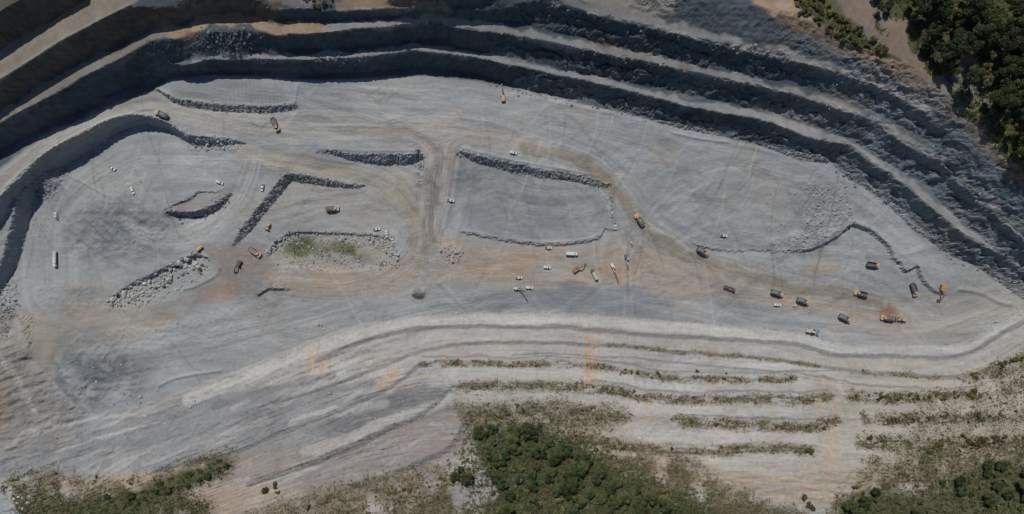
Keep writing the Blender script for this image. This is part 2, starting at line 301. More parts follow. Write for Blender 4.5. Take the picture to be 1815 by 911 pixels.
def stroke(pts, hw, soft, col, a, warp=True, within=None):
    P = dense(np.array(pts, float)[:, :2], 4)
    sl, d, s, t = seg_dist(P, PU + .3 * (WU - PU), PV + .3 * (WV - PV), hw + soft + 12)
    if d.size == 0: return
    m = (1 - sstep(hw - soft * .5, hw + soft * .5, d)) * a
    if within is not None: m = m * within[sl]
    C[sl] = C[sl] * (1 - m[..., None]) + np.array(col) * m[..., None]
def blob(u, v, r, col, a=1.0, asp=1.0, rot=0.0):
    e = r * asp + 14; sl = (slice(max(int((v - e + PM) / PS), 0), max(int((v + e + PM) / PS), 0)), slice(max(int((u - e + PM) / PS), 0), max(int((u + e + PM) / PS), 0)))
    c, s = math.cos(rot), math.sin(rot); x = WU[sl] - u; y = WV[sl] - v
    q = np.hypot((x * c + y * s) / asp, -x * s + y * c); m = (1 - sstep(r * .35, r, q)) * a
    C[sl] = C[sl] * (1 - m[..., None]) + np.array(col) * m[..., None]
# high walls and everything above the floor along the top
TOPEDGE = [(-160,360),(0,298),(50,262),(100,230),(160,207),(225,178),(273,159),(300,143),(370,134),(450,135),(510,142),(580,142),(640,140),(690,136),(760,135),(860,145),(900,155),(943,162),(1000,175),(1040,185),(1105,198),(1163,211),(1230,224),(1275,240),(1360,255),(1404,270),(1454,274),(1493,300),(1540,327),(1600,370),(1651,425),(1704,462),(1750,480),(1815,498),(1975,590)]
top = poly_mask(TOPEDGE + [(1975,-160),(-160,-160)], 3, False); mix(top, ROCK)  # rock colour set low and cool, part of the walls' shade put into it
floor_poly = TOPEDGE + [(1975,480),(1815,560),(1750,590),(1690,612),(1600,613),(1510,613),(1460,605),(1420,592),(1330,580),(1200,570),(1050,558),(850,554),(740,560),(640,575),(560,600),(490,628),(420,656),(330,690),(240,722),(150,735),(60,640),(30,560),(-160,640)]
FLOORM = poly_mask(floor_poly, 2, False)
dz_px = lambda pts, dy: [(a, b + dy) for a, b in pts]
# benches at the top
for pts, hw, col in (([(-60,240),(0,207),(55,178),(115,145),(165,118),(220,92),(260,66),(300,58)], 13, (.2,.185,.165)), ([(300,58),(335,52),(360,36),(400,31),(440,33),(465,44),(490,53),(540,50),(580,48)], 11, (.27,.2,.135)),
      ([(580,47),(630,44),(700,38),(760,36),(800,40),(860,48),(900,55),(1065,90),(1137,103),(1222,122),(1360,151),(1447,178),(1500,195),(1552,214),(1600,246),(1690,296),(1725,330),(1760,368),(1815,410),(1900,470)], 9, (.235,.235,.228)),
      ([(345,103),(420,99),(500,102),(590,101),(640,97),(700,92),(760,89),(800,93),(860,102),(900,109),(1032,135),(1130,160),(1230,186),(1360,210),(1434,238),(1497,252),(1552,287),(1575,303),(1620,330),(1660,366),(1710,405),(1760,440),(1815,478),(1900,540)], 8, (.225,.23,.23)),
      ([(970,2),(1040,14),(1100,24),(1160,40),(1220,54),(1290,74),(1380,98),(1421,106),(1493,127),(1572,156),(1635,194),(1678,224)], 9, (.235,.232,.222)),
      ([(600,12),(700,9),(790,13)], 7, (.25,.215,.18))):
    mix(stroke_mask(pts, hw, 5), col)
mix(poly_mask([(600,8),(640,-40),(700,-40),(760,8),(700,12)], 4), (.22,.165,.12))
mix(poly_mask([(330,28),(380,5),(440,0),(490,10),(500,40),(470,32),(420,18)], 5), (.17,.115,.075), .9)
mix(poly_mask([(980,-40),(1210,-40),(1190,20),(1140,35),(1060,15)], 6), (.225,.21,.19))
mix(poly_mask([(300,-60),(470,-60),(500,0),(470,14),(380,6),(310,8)], 6), (.2,.17,.14))
mix(poly_mask([(470,-50),(560,-50),(560,12),(500,14)], 5), (.2,.195,.19))
# rust patches on the walls
for u, v, r in ((1130,70,14),(1060,75,16),(1110,115,16),(1215,120,10),(1140,100,10)): blob(u, v, r, (.13,.095,.07), .7, 2.2, .25)
blob(1137,99,9,(.3,.26,.21),.9,1.6,.2)
# upper left dirt road
mix(poly_mask([(-100,200),(0,140),(60,103),(120,68),(180,33),(235,8),(300,-40),(200,-60),(150,3),(100,30),(50,55),(0,90),(-100,140)], 3, False), (.225,.2,.165))
ROADM = np.maximum(ROADM, poly_mask([(-100,200),(0,140),(60,103),(120,68),(180,33),(235,8),(300,-40),(200,-60),(150,3),(100,30),(50,55),(0,90),(-100,140)], 2, False))
mix(stroke_mask([(60,55),(110,30),(160,2)], 7, 5), (.25,.19,.13), .8)
mix(stroke_mask([(0,152),(60,112),(130,70),(200,30),(240,13)], 4, 4), (.2,.19,.175), .8)
mix(stroke_mask([(0,340),(50,300),(100,262),(160,228),(210,206),(262,192)], 7, 6, .3), (.36,.35,.325), .6)
mix(poly_mask([(-100,80),(0,85),(50,52),(100,26),(160,-10),(100,-100),(-160,-100)], 5), (.085,.078,.066))
mix(poly_mask([(180,45),(240,18),(300,16),(340,25),(280,50),(240,68),(190,90)], 8), (.115,.095,.075), .8)
# brown skirt and grass on the rim to the right
mix(stroke_mask([(1400,36),(1470,60),(1530,92),(1590,120),(1640,158),(1700,205),(1760,260),(1815,315)], 15, 16), (.14,.105,.075), .85)
mix(poly_mask([(1330,-40),(1400,-40),(1420,20),(1450,40),(1400,30),(1330,10)], 6), (.3,.22,.15))
mix(poly_mask([(1398,-60),(1475,-60),(1480,10),(1540,70),(1590,100),(1575,108),(1500,66),(1440,34)], 5), (.08,.075,.04))
rimveg = poly_mask([(1405,-60),(1460,-60),(1500,20),(1560,70),(1640,140),(1720,195),(1790,265),(1900,340),(1975,400),(1975,-160),(1440,-160)], 6); mix(rimveg, (.05,.05,.026))  # forest floor near black: shade of the gaps between trees put into its colour
mix(poly_mask([(1462,-40),(1550,-40),(1548,20),(1600,40),(1615,85),(1650,130),(1690,160),(1735,175),(1720,190),(1660,160),(1600,110),(1540,60),(1500,30)], 5), (.2,.155,.12))
mix(poly_mask([(1680,95),(1720,85),(1735,110),(1690,125)], 6), (.24,.17,.11))
mix(stroke_mask([(1690,165),(1740,200),(1790,255),(1830,300)], 16, 10), (.1,.115,.035), .8)
rimgrass = np.maximum(stroke_mask([(1700,170),(1740,205),(1790,255),(1830,300)], 18, 10), stroke_mask([(1420,-10),(1450,25),(1500,60),(1545,85)], 14, 8)); VEG = np.maximum(VEG, rimgrass * .9)
# pit floor
for pl, col, a in (([(300,150),(370,138),(500,146),(522,184),(400,184),(310,170)], GREYD, .8), ([(820,275),(1000,310),(1078,330),(1060,415),(930,425),(830,405),(810,330)], (.19,.203,.212), .85), ([(880,330),(1010,320),(1060,380),(960,360)], GREY, .5),
      ([(90,380),(220,340),(300,390),(290,450),(200,470),(120,440)], GREYD, .75), ([(120,500),(170,500),(330,560),(250,600),(110,620)], BROWNL, .85), 
      ([(960,505),(1110,500),(1190,525),(1230,560),(1060,555),(850,548),(760,540),(900,520)], (.185,.2,.21), .9), ([(1180,280),(1300,290),(1400,330),(1380,390),(1240,380)], GREYD, .5),
      ([(1420,330),(1490,330),(1500,390),(1440,430),(1410,390)], GREYD, .5), ([(1440,540),(1720,510),(1810,520),(1700,600),(1480,600)], TAN, .5), ([(760,420),(900,432),(1080,432),(1130,470),(1110,500),(900,512),(760,500)], (.335,.275,.218), .9),
      ([(1080,420),(1230,450),(1380,500),(1480,520),(1560,560),(1400,545),(1230,535),(1120,505)], TAN, .9), ([(480,300),(640,318),(720,300),(760,340),(730,420),(690,400),(560,395),(480,400),(500,340)], OLIVE, .45),
      ([(360,430),(430,420),(470,440),(520,500),(430,520),(350,545),(300,545),(390,490)], UMBER, .85), ([(480,485),(640,484),(720,460),(745,480),(700,520),(560,525),(470,520)], (.33,.275,.225), .85),
      ([(470,440),(530,412),(690,415),(705,460),(620,475),(500,470)], (.275,.255,.225), .9), ([(20,560),(80,545),(130,600),(80,660),(20,640)], (.27,.215,.165), .9), ([(30,590),(110,560),(150,600),(70,640)], (.235,.23,.19), .6),
      ([(302,372),(335,357),(358,344),(400,338),(385,360),(345,376),(318,378)], UMBER, .8), ([(1640,560),(1815,505),(1840,540),(1740,590)], (.33,.32,.29), .6)):
    mix(poly_mask(pl, 13), col, a)
for u, v, r, col, a, asp, rot in ((1190,500,34,OCHRE,.55,2.4,.15),(1090,485,26,(.33,.245,.17),.6,2.,.1),(930,462,26,(.31,.22,.16),.5,2.4,0),(850,470,30,(.31,.235,.19),.5,2.2,0),(1080,475,18,OCHRE,.5,2,0),(1570,552,15,RUST,.95,2.2,0),(1520,556,9,(.24,.17,.1),.8,2.6,0),
      (1590,556,10,RUST,.6,2,0),(1400,540,22,OCHRE,.3,3,.1),(700,660,30,ORANGE,.2,1,0),(585,485,20,OCHRE,.5,3,0),(690,500,24,(.3,.25,.18),.5,2.5,-.3),(400,520,22,(.27,.18,.12),.5,2,-.4),(130,550,18,(.27,.19,.13),.6,2,0),(160,530,10,(.25,.16,.11),.7,1.5,0),
      (1460,478,22,(.31,.25,.19),.5,2.5,-.1),(800,425,16,OCHRE,.4,1.6,.3),(1130,520,22,GREYD,.5,3,0),(540,438,26,GREENG,.95,1.5,.1),(605,443,20,GREENG,.95,1.7,0),(572,446,14,GREENG,.8,1.8,0),(520,432,12,(.1,.095,.04),.8,1.3,0),(355,480,8,GREENG,.7,.7,0),(640,458,14,GREENG,.4,2,0),
      (742,524,9,(.07,.065,.055),.9,1.8,0),(1700,420,30,GREY,.5,2,.6),(560,650,10,BROWN,.2,2,0),(150,520,20,(.14,.16,.18),.7,1.8,0),(1040,500,20,(.3,.24,.18),.5,2.5,0),(300,480,26,GREYD,.3,2,-.4)):
    blob(u, v, r, col, a, asp, rot)
for k in range(420):     # dust and stain patches all over the floor
    u = rng.uniform(20, 1800); v = rng.uniform(140, 620); blob(u, v, rng.uniform(10, 46), [GREYD, PALE, GREY, TAN, GREY][k % 5], rng.uniform(.08, .3), rng.uniform(1.2, 3.5), rng.normal(.1, .35))
mix(poly_mask([(70,680),(110,610),(170,585),(215,620),(255,655),(240,705),(160,725),(90,720)], 34) * sstep(-.5, .25, fbm(PU, PV, 40, 4, 207)), (.115,.128,.136), .85)
mix(poly_mask([(120,390),(220,335),(300,390),(290,440),(200,475),(110,450)], 30) * sstep(-.4, .4, fbm(PU, PV, 30, 4, 209)), (.155,.17,.178), .65)
mix(poly_mask([(360,700),(450,670),(560,600),(700,560),(620,560),(480,600),(340,660)], 24), (.30,.30,.295), .4)
C0 = C.copy(); C[:] = np.where(FLOORM[..., None] > .5, C, C0)
# roads
HAUL = [([(-100,400),(0,324),(50,285),(100,250),(160,222),(210,200),(262,186),(320,196),(400,215),(500,232),(640,236),(780,236),(900,250),(1000,278),(1060,305),(1095,345),(1130,390),(1180,425),(1250,462),(1330,488),(1420,510),(1500,522)], 17, (.325,.31,.28), .7),
        ([(262,186),(330,190),(420,205),(560,212),(800,215)], 12, (.315,.305,.285), .6),
        ([(930,262),(1000,278),(1055,302),(1095,345),(1130,392),(1180,430),(1250,465),(1330,490),(1420,510),(1560,535)], 11, (.205,.185,.148), .75),
        ([(430,262),(480,280),(560,295),(650,312),(700,340),(735,390),(745,440),(700,490),(620,510),(500,505)], 15, (.30,.275,.225), .7),
        ([(690,232),(745,246),(768,275),(766,310),(760,350),(748,395),(735,440),(700,485),(640,508)], 15, MAUVE, .65), ([(880,238),(815,250),(797,275),(794,310),(786,355),(772,400),(755,440),(735,470)], 10, MAUVE, .7), ([(780,255),(779,290),(774,325)], 4, (.2,.195,.185), .6),
        ([(450,275),(440,320),(410,370),(340,412),(260,415),(220,395)], 12, (.325,.322,.312), .6), ([(700,340),(745,400),(740,460)], 20, OLIVE, .4), ([(640,235),(760,222),(880,236),(960,262)], 8, MAUVE, .5),
        ([(1120,420),(1110,470),(1116,560)], 4, (.24,.23,.215), .4)]
HAUL += [([(1130,390),(1200,330),(1300,300),(1420,330),(1480,300)], 0, GREY, 0), ([(880,350),(960,370),(1060,365)], 0, GREY, 0), ([(90,520),(90,420),(130,350),(220,290),(300,280),(420,290)], 0, GREY, 0), ([(700,560),(900,520),(1100,520),(1300,555),(1500,585),(1640,585),(1790,530)], 0, GREY, 0), ([(560,160),(800,165),(1000,200),(1300,262),(1450,300),(1560,380),(1680,480)], 0, GREY, 0), ([(480,380),(560,360),(640,350)], 0, GREY, 0), ([(150,640),(300,620),(450,590),(620,540)], 0, GREY, 0), ([(1400,470),(1520,480),(1600,520),(1650,560)], 0, GREY, 0)]
ND = np.full(PU.shape, 1e9); NS = np.zeros(PU.shape); NT = np.zeros(PU.shape); NK = np.zeros(PU.shape)
for k, (pts, hw, col, a) in enumerate(HAUL):
    P = dense(pts, 6)
    if a: mix(stroke_mask(pts, hw, hw * .8), col, a)
    sl, q, sg, t = seg_dist(P, PU + .3 * (WU - PU), PV + .3 * (WV - PV), 90); m = (q - hw * .8) < ND[sl]
    for A_, val in ((ND, q - hw * .8), (NS, q * sg), (NT, t), (NK, np.full(q.shape, k * 1.0))): A_[sl][m] = val[m]
    if k in (0, 2, 3, 4, 5): ROADM = np.maximum(ROADM, stroke_mask(pts, hw * .8, 2, False))
near = 1 - sstep(0, 26, ND)
TRK = (perlin(NS / 2.6 + 40 * NK, NT / 120.0, 71) + .9 * perlin(NS / 5.5 + 7 * NK, NT / 170.0, 93)) * (.35 + .65 * near) + .7 * perlin(NS / 13 + 3 * NK, NT / 240.0, 95)
TRK[ND > 1e8] = 0
def tyre(n, poly, ang, spread, L0, L1, amp):
    for u, v in [(rng.uniform(min(p[0] for p in poly), max(p[0] for p in poly)), rng.uniform(min(p[1] for p in poly), max(p[1] for p in poly))) for _ in range(n)]:
        th = ang + rng.normal(0, spread); L = rng.uniform(L0, L1); cu = rng.normal(0, .5); pts = []; x, y = u, v
        for q in range(6): pts.append((x, y)); x += math.cos(th) * L / 5; y += math.sin(th) * L / 5; th += cu / 5
        s_ = rng.choice([-1, 1], p=[.55, .45]) * rng.uniform(.4, 1) * amp
        for off in (0, 4.6):
            Q = [(p[0] - math.sin(ang) * off, p[1] + math.cos(ang) * off) for p in pts]; P = dense(Q, 4); sl, dd_, ss, t = seg_dist(P, PU, PV, 5)
            if dd_.size: TRK[sl] += s_ * np.exp(-(dd_ / 1.15) ** 2)
tyre(150, [(300,150),(1500,300)], .1, .2, 60, 260, 1.2); tyre(90, [(60,260),(430,450)], -.3, .9, 40, 160, .9); tyre(110, [(800,260),(1080,420)], .1, .8, 40, 160, .8); tyre(150, [(1080,300),(1560,460)], .25, .7, 50, 220, .9)
tyre(160, [(760,430),(1750,600)], .1, .35, 50, 240, 1.0); tyre(90, [(440,290),(760,520)], .1, .5, 40, 160, 1.0); tyre(90, [(200,540),(800,640)], -.2, .4, 50, 200, .8); tyre(46, [(748,255),(800,390)], 1.64, .1, 40, 90, 1.1)
TRK *= sstep(.3, .7, FLOORM + ROADM)
# lower slope: pale faces, ledges with brush, stained streaks
low = poly_mask(floor_poly[len(TOPEDGE):-1] + [(-160,640),(-160,1070),(1975,1070),(1975,480)], 3, False)
mix(low, (.312,.3,.28))
mix(poly_mask([(-160,640),(60,660),(150,735),(240,724),(330,700),(420,700),(520,690),(600,680),(720,690),(800,690),(760,740),(560,820),(300,840),(100,850),(-160,860)], 14), (.2,.205,.21), .9)
mix(poly_mask([(545,770),(640,700),(740,680),(800,690),(740,745),(620,775)], 12), (.15,.15,.153), .85)
mix(poly_mask([(0,720),(200,745),(300,760),(160,800),(0,830)], 16), (.19,.2,.21), .7)
mix(poly_mask([(300,850),(420,800),(560,790),(700,750),(830,705),(840,800),(760,860),(600,911),(460,960),(200,960)], 10), UMBER, .9)
mix(poly_mask([(560,830),(720,770),(830,730),(835,790),(700,850),(560,890)], 12), (.225,.2,.19), .8)
mix(poly_mask([(120,850),(300,830),(400,815),(300,855),(180,880),(90,860)], 8), (.36,.265,.185), .75)
mix(poly_mask([(300,890),(380,850),(430,850),(560,870),(400,920)], 10), (.33,.265,.205), .7)
mix(poly_mask([(-160,600),(-10,620),(20,690),(30,740),(0,770),(-160,770)], 26), (.26,.21,.16), .75)
mix(poly_mask([(-160,540),(15,560),(60,600),(90,680),(130,740),(120,800),(-160,820)], 24), (.215,.2,.182), .85)
mix(poly_mask([(-160,640),(-10,640),(10,690),(20,730),(0,760),(-160,760)], 18), (.25,.195,.14), .7)
mix(stroke_mask([(2,628),(25,672),(58,725)], 6, 4), (.33,.32,.28), .8)
mix(poly_mask([(1000,770),(1180,800),(1420,830),(1560,820),(1600,850),(1480,900),(1300,880),(1180,860),(1050,850)], 12), (.345,.275,.2), .85)
mix(poly_mask([(1430,640),(1560,660),(1815,640),(1900,700),(1900,900),(1500,900),(1440,800)], 30), (.32,.285,.24), .6)
mix(poly_mask([(880,700),(1200,700),(1450,740),(1480,840),(1200,830),(1000,780)], 30), (.315,.285,.245), .5)
mix(stroke_mask([(330,706),(420,672),(520,634),(600,606),(680,580),(760,569),(907,567),(1060,570),(1200,582),(1350,594),(1430,602)], 8, 5, .3), PALEW, .8)
mix(stroke_mask([(1440,605),(1500,622),(1600,622),(1700,621),(1755,592),(1815,556)], 8, 6, .3), (.37,.375,.365), .7)
for pts, hw in (([(790,660),(907,662),(1030,664),(1120,676),(1260,690)], 8), ([(1100,720),(1260,728),(1400,730)], 8), ([(1130,770),(1300,775),(1440,775)], 10), ([(1200,815),(1400,818)], 8), ([(1200,640),(1440,650),(1500,690)], 10), ([(560,805),(660,758),(740,725),(800,705)], 8), ([(560,665),(620,650),(700,662),(690,680)], 14)):
    mix(stroke_mask(pts, hw, 7, .4), PALEW, .55)
for k in range(900):     # slabs and scree patches of other greys, lying along the slope
    u = rng.uniform(-20, 1830); v = rng.uniform(560, 905); sl_ = rng.normal(-.42 if u < 760 else .02, .12); L = rng.uniform(8, 60)
    stroke([(u - L, v - L * sl_), (u, v + rng.normal(0, 3)), (u + L, v + L * sl_)], rng.uniform(.6, 4), 3.5, [SLATE, PALEW, (.25,.25,.25), (.3,.27,.24), PALEW, (.22,.23,.24)][k % 6], rng.uniform(.12, .45), within=low)
for k in range(700):     # hair-thin pale scuffs and darker grey seams, running with the slope
    u = rng.uniform(0, 1800); v = rng.uniform(560, 900); L = rng.uniform(8, 45)
    sl_ = rng.normal(-.42 if u < 760 else .03, .3)
    stroke([(u, v), (u + L * .5, v + L * .5 * sl_ + rng.normal(0, 2)), (u + L, v + L * sl_)], rng.uniform(.3, 1.1), 2, PALEW if k % 3 else (.17,.17,.17), rng.uniform(.15, .5), within=low)
for pts, hw, col, al in (([(380,722),(450,700),(520,680),(590,664)], 7, (.165,.165,.168), .7), ([(480,735),(540,712),(600,690),(660,678)], 6, (.17,.168,.168), .6), ([(200,790),(300,772),(390,740),(470,726)], 6, (.165,.17,.178), .6), ([(60,800),(150,792),(240,780)], 9, (.17,.178,.185), .6), ([(528,832),(600,806),(660,779)], 4, (.14,.13,.12), .7), ([(621,866),(700,838),(790,800),(850,770)], 5, (.15,.14,.132), .7), ([(655,776),(740,742),(819,718)], 5, (.16,.155,.15), .6),
      ([(330,712),(400,686),(470,658),(560,614),(640,590)], 8, (.40,.39,.365), .7), ([(520,752),(600,728),(680,716)], 9, (.36,.355,.34), .5), ([(540,800),(620,776),(700,745),(780,716)], 9, (.34,.33,.31), .6), ([(60,770),(160,742),(260,735)], 3, (.36,.36,.35), .6), ([(100,800),(200,768),(300,745)], 2.5, (.36,.36,.35), .6)):
    mix(stroke_mask(pts, hw, hw * .8, .35) * low, col, al)
# orange streaks
for u0, u1, v0, v1, n, a in ((550,592,622,672,26,.7),(655,712,632,690,28,.6),(1034,1064,588,672,40,.8),(1018,1030,690,715,8,.8),(1258,1268,610,665,6,.6),(800,830,600,640,8,.5),(1100,1150,660,740,20,.4),(1220,1330,690,790,30,.35),(1440,1490,680,840,30,.35),(1540,1640,640,700,14,.4),(1055,1110,715,790,24,.4),(760,900,585,640,20,.25)):
    for k in range(n):
        u = rng.normal((u0 + u1) / 2, (u1 - u0) * .42); v = rng.normal(v0 + (v1 - v0) * .35, (v1 - v0) * .35); L = rng.uniform(.12, .6) * (v1 - v0)
        stroke([(u, v), (u + rng.normal(0, 1.5), min(v + L * .5, v1 + 4)), (u + rng.normal(0, 3), min(v + L, v1 + 8))], rng.uniform(.4, 2.0), 2.6, ORANGE, a * rng.uniform(.4, 1.0), False)
for u, v, r in ((1050,640,16),(570,650,18),(685,665,20)): blob(u, v, r, ORANGE, .35, .7)
# ledge soils and brush zones
LEDGES = [(B1[4:], 4.2, 0), (B1B[3:], 3.2, 0), ([(p[0], p[1] - 14) for p in B3[7:]], 2.0, 0), ([(p[0], p[1] - 13) for p in B4[8:]], 2.0, 0), ([(p[0], p[1] + 20) for p in B1B[8:]], 1.6, 0), ([(p[0], p[1] - 12) for p in B2[5:]], 1.6, 0), (B2[5:15], 6, .8), (B3[4:], 9, .9), (B3R, 11, .9), (B4[4:8], 15, 1), (B4[8:], 10, .85), (B4R, 12, 1), (B5, 9, .8), (B5R, 14, 1), (B1B[13:], 5, .4), (B1B[9:13], 4, .45), (B2[:6], 4, 0), (B3[:5], 4, .15), (B4[:5], 4, .2)]
for b_, hw, vg in LEDGES:
    m = stroke_mask(b_, hw, hw * (1.1 if vg > .3 else .6), .3); m = m * (sstep(-.45, .25, fbm(PU * .45, PV, 16, 3, 201)) if vg > .3 else .8); mix(m, EARTH if vg > .3 else (.15,.15,.148), .8 if vg > .3 else .85); VEG = np.maximum(VEG, m * vg)
for pl, vg, col in (([(815,720),(1000,715),(1110,735),(1060,760),(1010,765),(900,760),(830,770)], 1, EARTH), ([(870,800),(960,760),(1010,780),(1100,800),(1230,830),(1330,880),(1420,911),(1420,1000),(560,1000),(560,911),(700,880),(800,850)], .95, (.12,.105,.055)), ([(1030,775),(1180,800),(1280,850),(1320,880),(1180,850),(1060,830)], .75, (.19,.15,.1)),
      ([(1490,880),(1540,850),(1620,800),(1700,770),(1815,780),(1900,800),(1900,1000),(1440,1000)], .95, (.14,.12,.065)), ([(1640,715),(1720,690),(1815,660),(1900,640),(1900,800),(1700,800),(1600,790)], .4, (.265,.235,.185)), ([(1540,810),(1640,800),(1620,850),(1500,870)], .5, (.24,.205,.15)),
      ([(40,850),(130,870),(240,850),(330,825),(400,800),(412,815),(400,840),(310,870),(370,890),(380,1000),(20,1000),(10,870)], .95, (.1,.09,.045)), ([(30,840),(90,835),(180,850),(120,870),(60,880)], .6, (.17,.14,.09)), ([(440,911),(560,870),(680,840),(780,830),(800,850),(700,1000),(440,1000)], .7, (.2,.165,.115)), ([(1720,670),(1760,650),(1815,630),(1815,660),(1740,680)], .9, EARTH)):
    m = poly_mask(pl, 20) * sstep(-.55, .15, fbm(PU, PV, 34, 4, 203)); mix(m, col, .85); VEG = np.maximum(VEG, m * vg)
for pl in ([(835,760),(930,750),(1010,780),(1120,855),(1250,905),(1300,990),(860,990),(862,830)], [(1495,895),(1560,868),(1650,880),(1690,845),(1790,815),(1900,820),(1900,1000),(1480,1000)], [(140,895),(260,858),(330,836),(400,808),(410,824),(330,868),(250,920),(100,1000),(30,1000),(60,890)]):
    m = poly_mask(pl, 12); mix(m, (.07,.072,.036), .9); VEG = np.maximum(VEG * (1 - .7 * m), m * .25)
m = poly_mask([(790,865),(830,845),(872,850),(880,880),(850,900),(800,895)], 5); mix(m, (.24,.225,.215)); VEG *= 1 - m
m = poly_mask([(-160,935),(60,930),(430,945),(850,935),(1280,935),(1450,950),(1600,935),(1975,930),(1975,1075),(-160,1075)], 16); mix(m, (.11,.105,.055), .9); VEG = np.maximum(VEG, m * .8)
m = poly_mask([(-80,850),(0,868),(38,905),(60,1000),(-80,1000)], 3); mix(m, (.26,.275,.28)); VEG *= 1 - m

# ------------------------------------------------------------------ fine relief
vert_m = sstep(.55, 1.15, blur(steep, 3)); up_m = sstep(-12, 10, -(V - 420))
cr, sr = math.cos(math.radians(-14)), math.sin(math.radians(-14))
AX = GX * cr + GY * sr; AY = -GX * sr + GY * cr
def billow(x, y, scale, octv, seed): return -ridged(x, y, scale, octv, seed)
WX = GX + 2.2 * fbm(GX, GY, 9, 2, 25); WY = GY + 2.2 * fbm(GX, GY, 9, 2, 27); RX = WX * cr + WY * sr; RY = -WX * sr + WY * cr; qa = -.5; QX = WX * math.cos(qa) + WY * math.sin(qa); QY = -WX * math.sin(qa) + WY * math.cos(qa)
lumps = billow(RX / 1.8, RY, 5.0, 4, 5) * 2.2 + fbm(RX / 1.7, RY, 12, 3, 23) * 2.6 + np.round(fbm(RX / 2, RY, 4.5, 2, 8) * 4) * .5
lumps2 = billow(QX / 2.2, QY, 4.2, 4, 15) * 1.5 + fbm(QX / 1.5, QY, 11, 3, 33) * 2.4 + np.round(fbm(QX / 2.4, QY, 4, 2, 18) * 4) * .4
clean = fbm(GX, GY, 9, 4, 23) * 2.4 + billow(GX, GY, 3.6, 3, 5) * .9
right = sstep(1350, 1560, U); mid = sstep(840, 980, U)
grit = ridged(GX, GY, 2.2, 2, 19) * .45 + fbm(GX, GY, 1.5, 2, 21) * .6
lumps = lumps + np.round(fbm(RX / 2.2, RY, 3.2, 2, 9) * 5) * .35 + grit * .8; lumps2 = lumps2 + np.round(fbm(QX / 2.2, QY, 3.2, 2, 10) * 5) * .3 + grit * .8; clean = clean + grit * .7
rr = clean * (1 - mid) + lumps * mid * (1 - right) + lumps2 * right
Vn = sample(FLOORM, U, V); LOWM = sample(low, U, V); TOPM = sample(top, U, V)
smooth_left = sstep(820, 960, U) * .55 + .45                      # blasted faces on the left are cleaner
A = vert_m * TOPM * smooth_left * (1 - LOWM)
spur = TOPM * np.maximum(right, sstep(1000, 1200, U) * (V < 100)) * sstep(.2, .6, blur(steep, 6)) * .6
AA = np.maximum(A, spur * (1 - LOWM)); Hg = Hg + AA * rr * .8
k = AA > .03; bx = np.where(right > .5, QX, RX)[k]; by = np.where(right > .5, QY, RY)[k]
Hg[k] += AA[k] * (blocks(bx / 1.8, by, 4.6, 311) * 2.1 + blocks(bx / 1.5, by, 2.0, 313) * 1.0)
k = scree0 = (blur(steep, 2) > .35) & (sample(FLOORM, U, V) > .3); Hg[k] += blocks(GX[k], GY[k], 1.9, 317) * .9 + blocks(GX[k], GY[k], 3.6, 319) * .9
scree = sstep(.35, .8, blur(steep, 2)) * Vn
Hg += scree * (ridged(GX, GY, 3.0, 3, 61) * .7 + fbm(GX, GY, 1.6, 2, 64) * .9)
# lower slope: gullies and rough ground
bu = np.array([-200,150] + [p[0] for p in B1[1:]] + [2100]); bv = np.array([900,800] + [p[1] for p in B1[1:]] + [420])
ACR = V - np.interp(U, bu, bv) * (1 - sstep(60, 230, V - np.interp(U, bu, bv)) * .55) + 5 * fbm(GX, GY, 26, 3, 181)
gl = -.42 * (1 - sstep(700, 860, U)); Hg += LOWM * (perlin(U / 70, ACR / 9.0, 77) * .55 + perlin(U / 26, ACR / 4.2, 78) * .28 + ridged(U / 3.2, ACR / 16, 1.0, 2, 79) * .16 + fbm(GX, GY, 2.6, 3, 80) * .35 + blocks(GX / 1.6, GY, 2.4, 88) * .4)
lowleft = LOWM * (1 - sstep(650, 850, U)); Hg += lowleft * (perlin(U / 60, ACR / 11, 83) * .8 + ridged(GX, GY, 5, 3, 84) * .35 + fbm(GX, GY, 1.8, 2, 85) * .35 + blocks(GX, GY, 3.0, 86) * .3)
fl = Vn * (1 - sstep(.15, .4, steep))
Hg += fl * (fbm(GX, GY, 14, 4, 91) * .28 + fbm(GX, GY, 2.4, 2, 95) * .11 + sstep(-.1, .5, fbm(GX, GY, 45, 3, 97)) * billow(GX, GY, 3.2, 3, 99) * .22)
Hg += np.clip(sample(TRK, U, V), -1.5, 1.5) * fl * .09
# blasted, tumbled ground and scraped heaps
def box_of(pts, m):
    P = np.array(pts, float)[:, :2]; k = (U > P[:, 0].min() - m) & (U < P[:, 0].max() + m) & (V > P[:, 1].min() - m) & (V < P[:, 1].max() + m)
    r = np.flatnonzero(k.any(1)); q = np.flatnonzero(k.any(0))
    return (slice(r[0], r[-1] + 1), slice(q[0], q[-1] + 1)) if len(r) else (slice(0, 0), slice(0, 0))
def heap(pl, amp, sc, seed, soft=10):
    s = box_of(pl, soft + 36); Hg[s] += sample(poly_mask(pl, soft), U[s], V[s]) * (ridged(GX[s], GY[s], sc, 4, seed) * amp + amp * .4)
heap([(1415,320),(1490,325),(1510,390),(1450,440),(1405,440),(1430,390)], .9, 4, 101); heap([(115,380),(220,335),(300,390),(290,440),(210,470),(110,450)], 1.2, 7, 103, 26); heap([(200,540),(330,560),(440,545),(420,590),(250,625),(190,600)], .55, 5, 104, 26); heap([(60,500),(150,500),(190,540),(100,560),(50,545)], .7, 6, 106, 16); heap([(1200,300),(1330,300),(1370,400),(1220,390)], .3, 6, 108, 30); heap([(840,310),(1000,330),(1050,400),(900,410)], .3, 6, 110, 30)
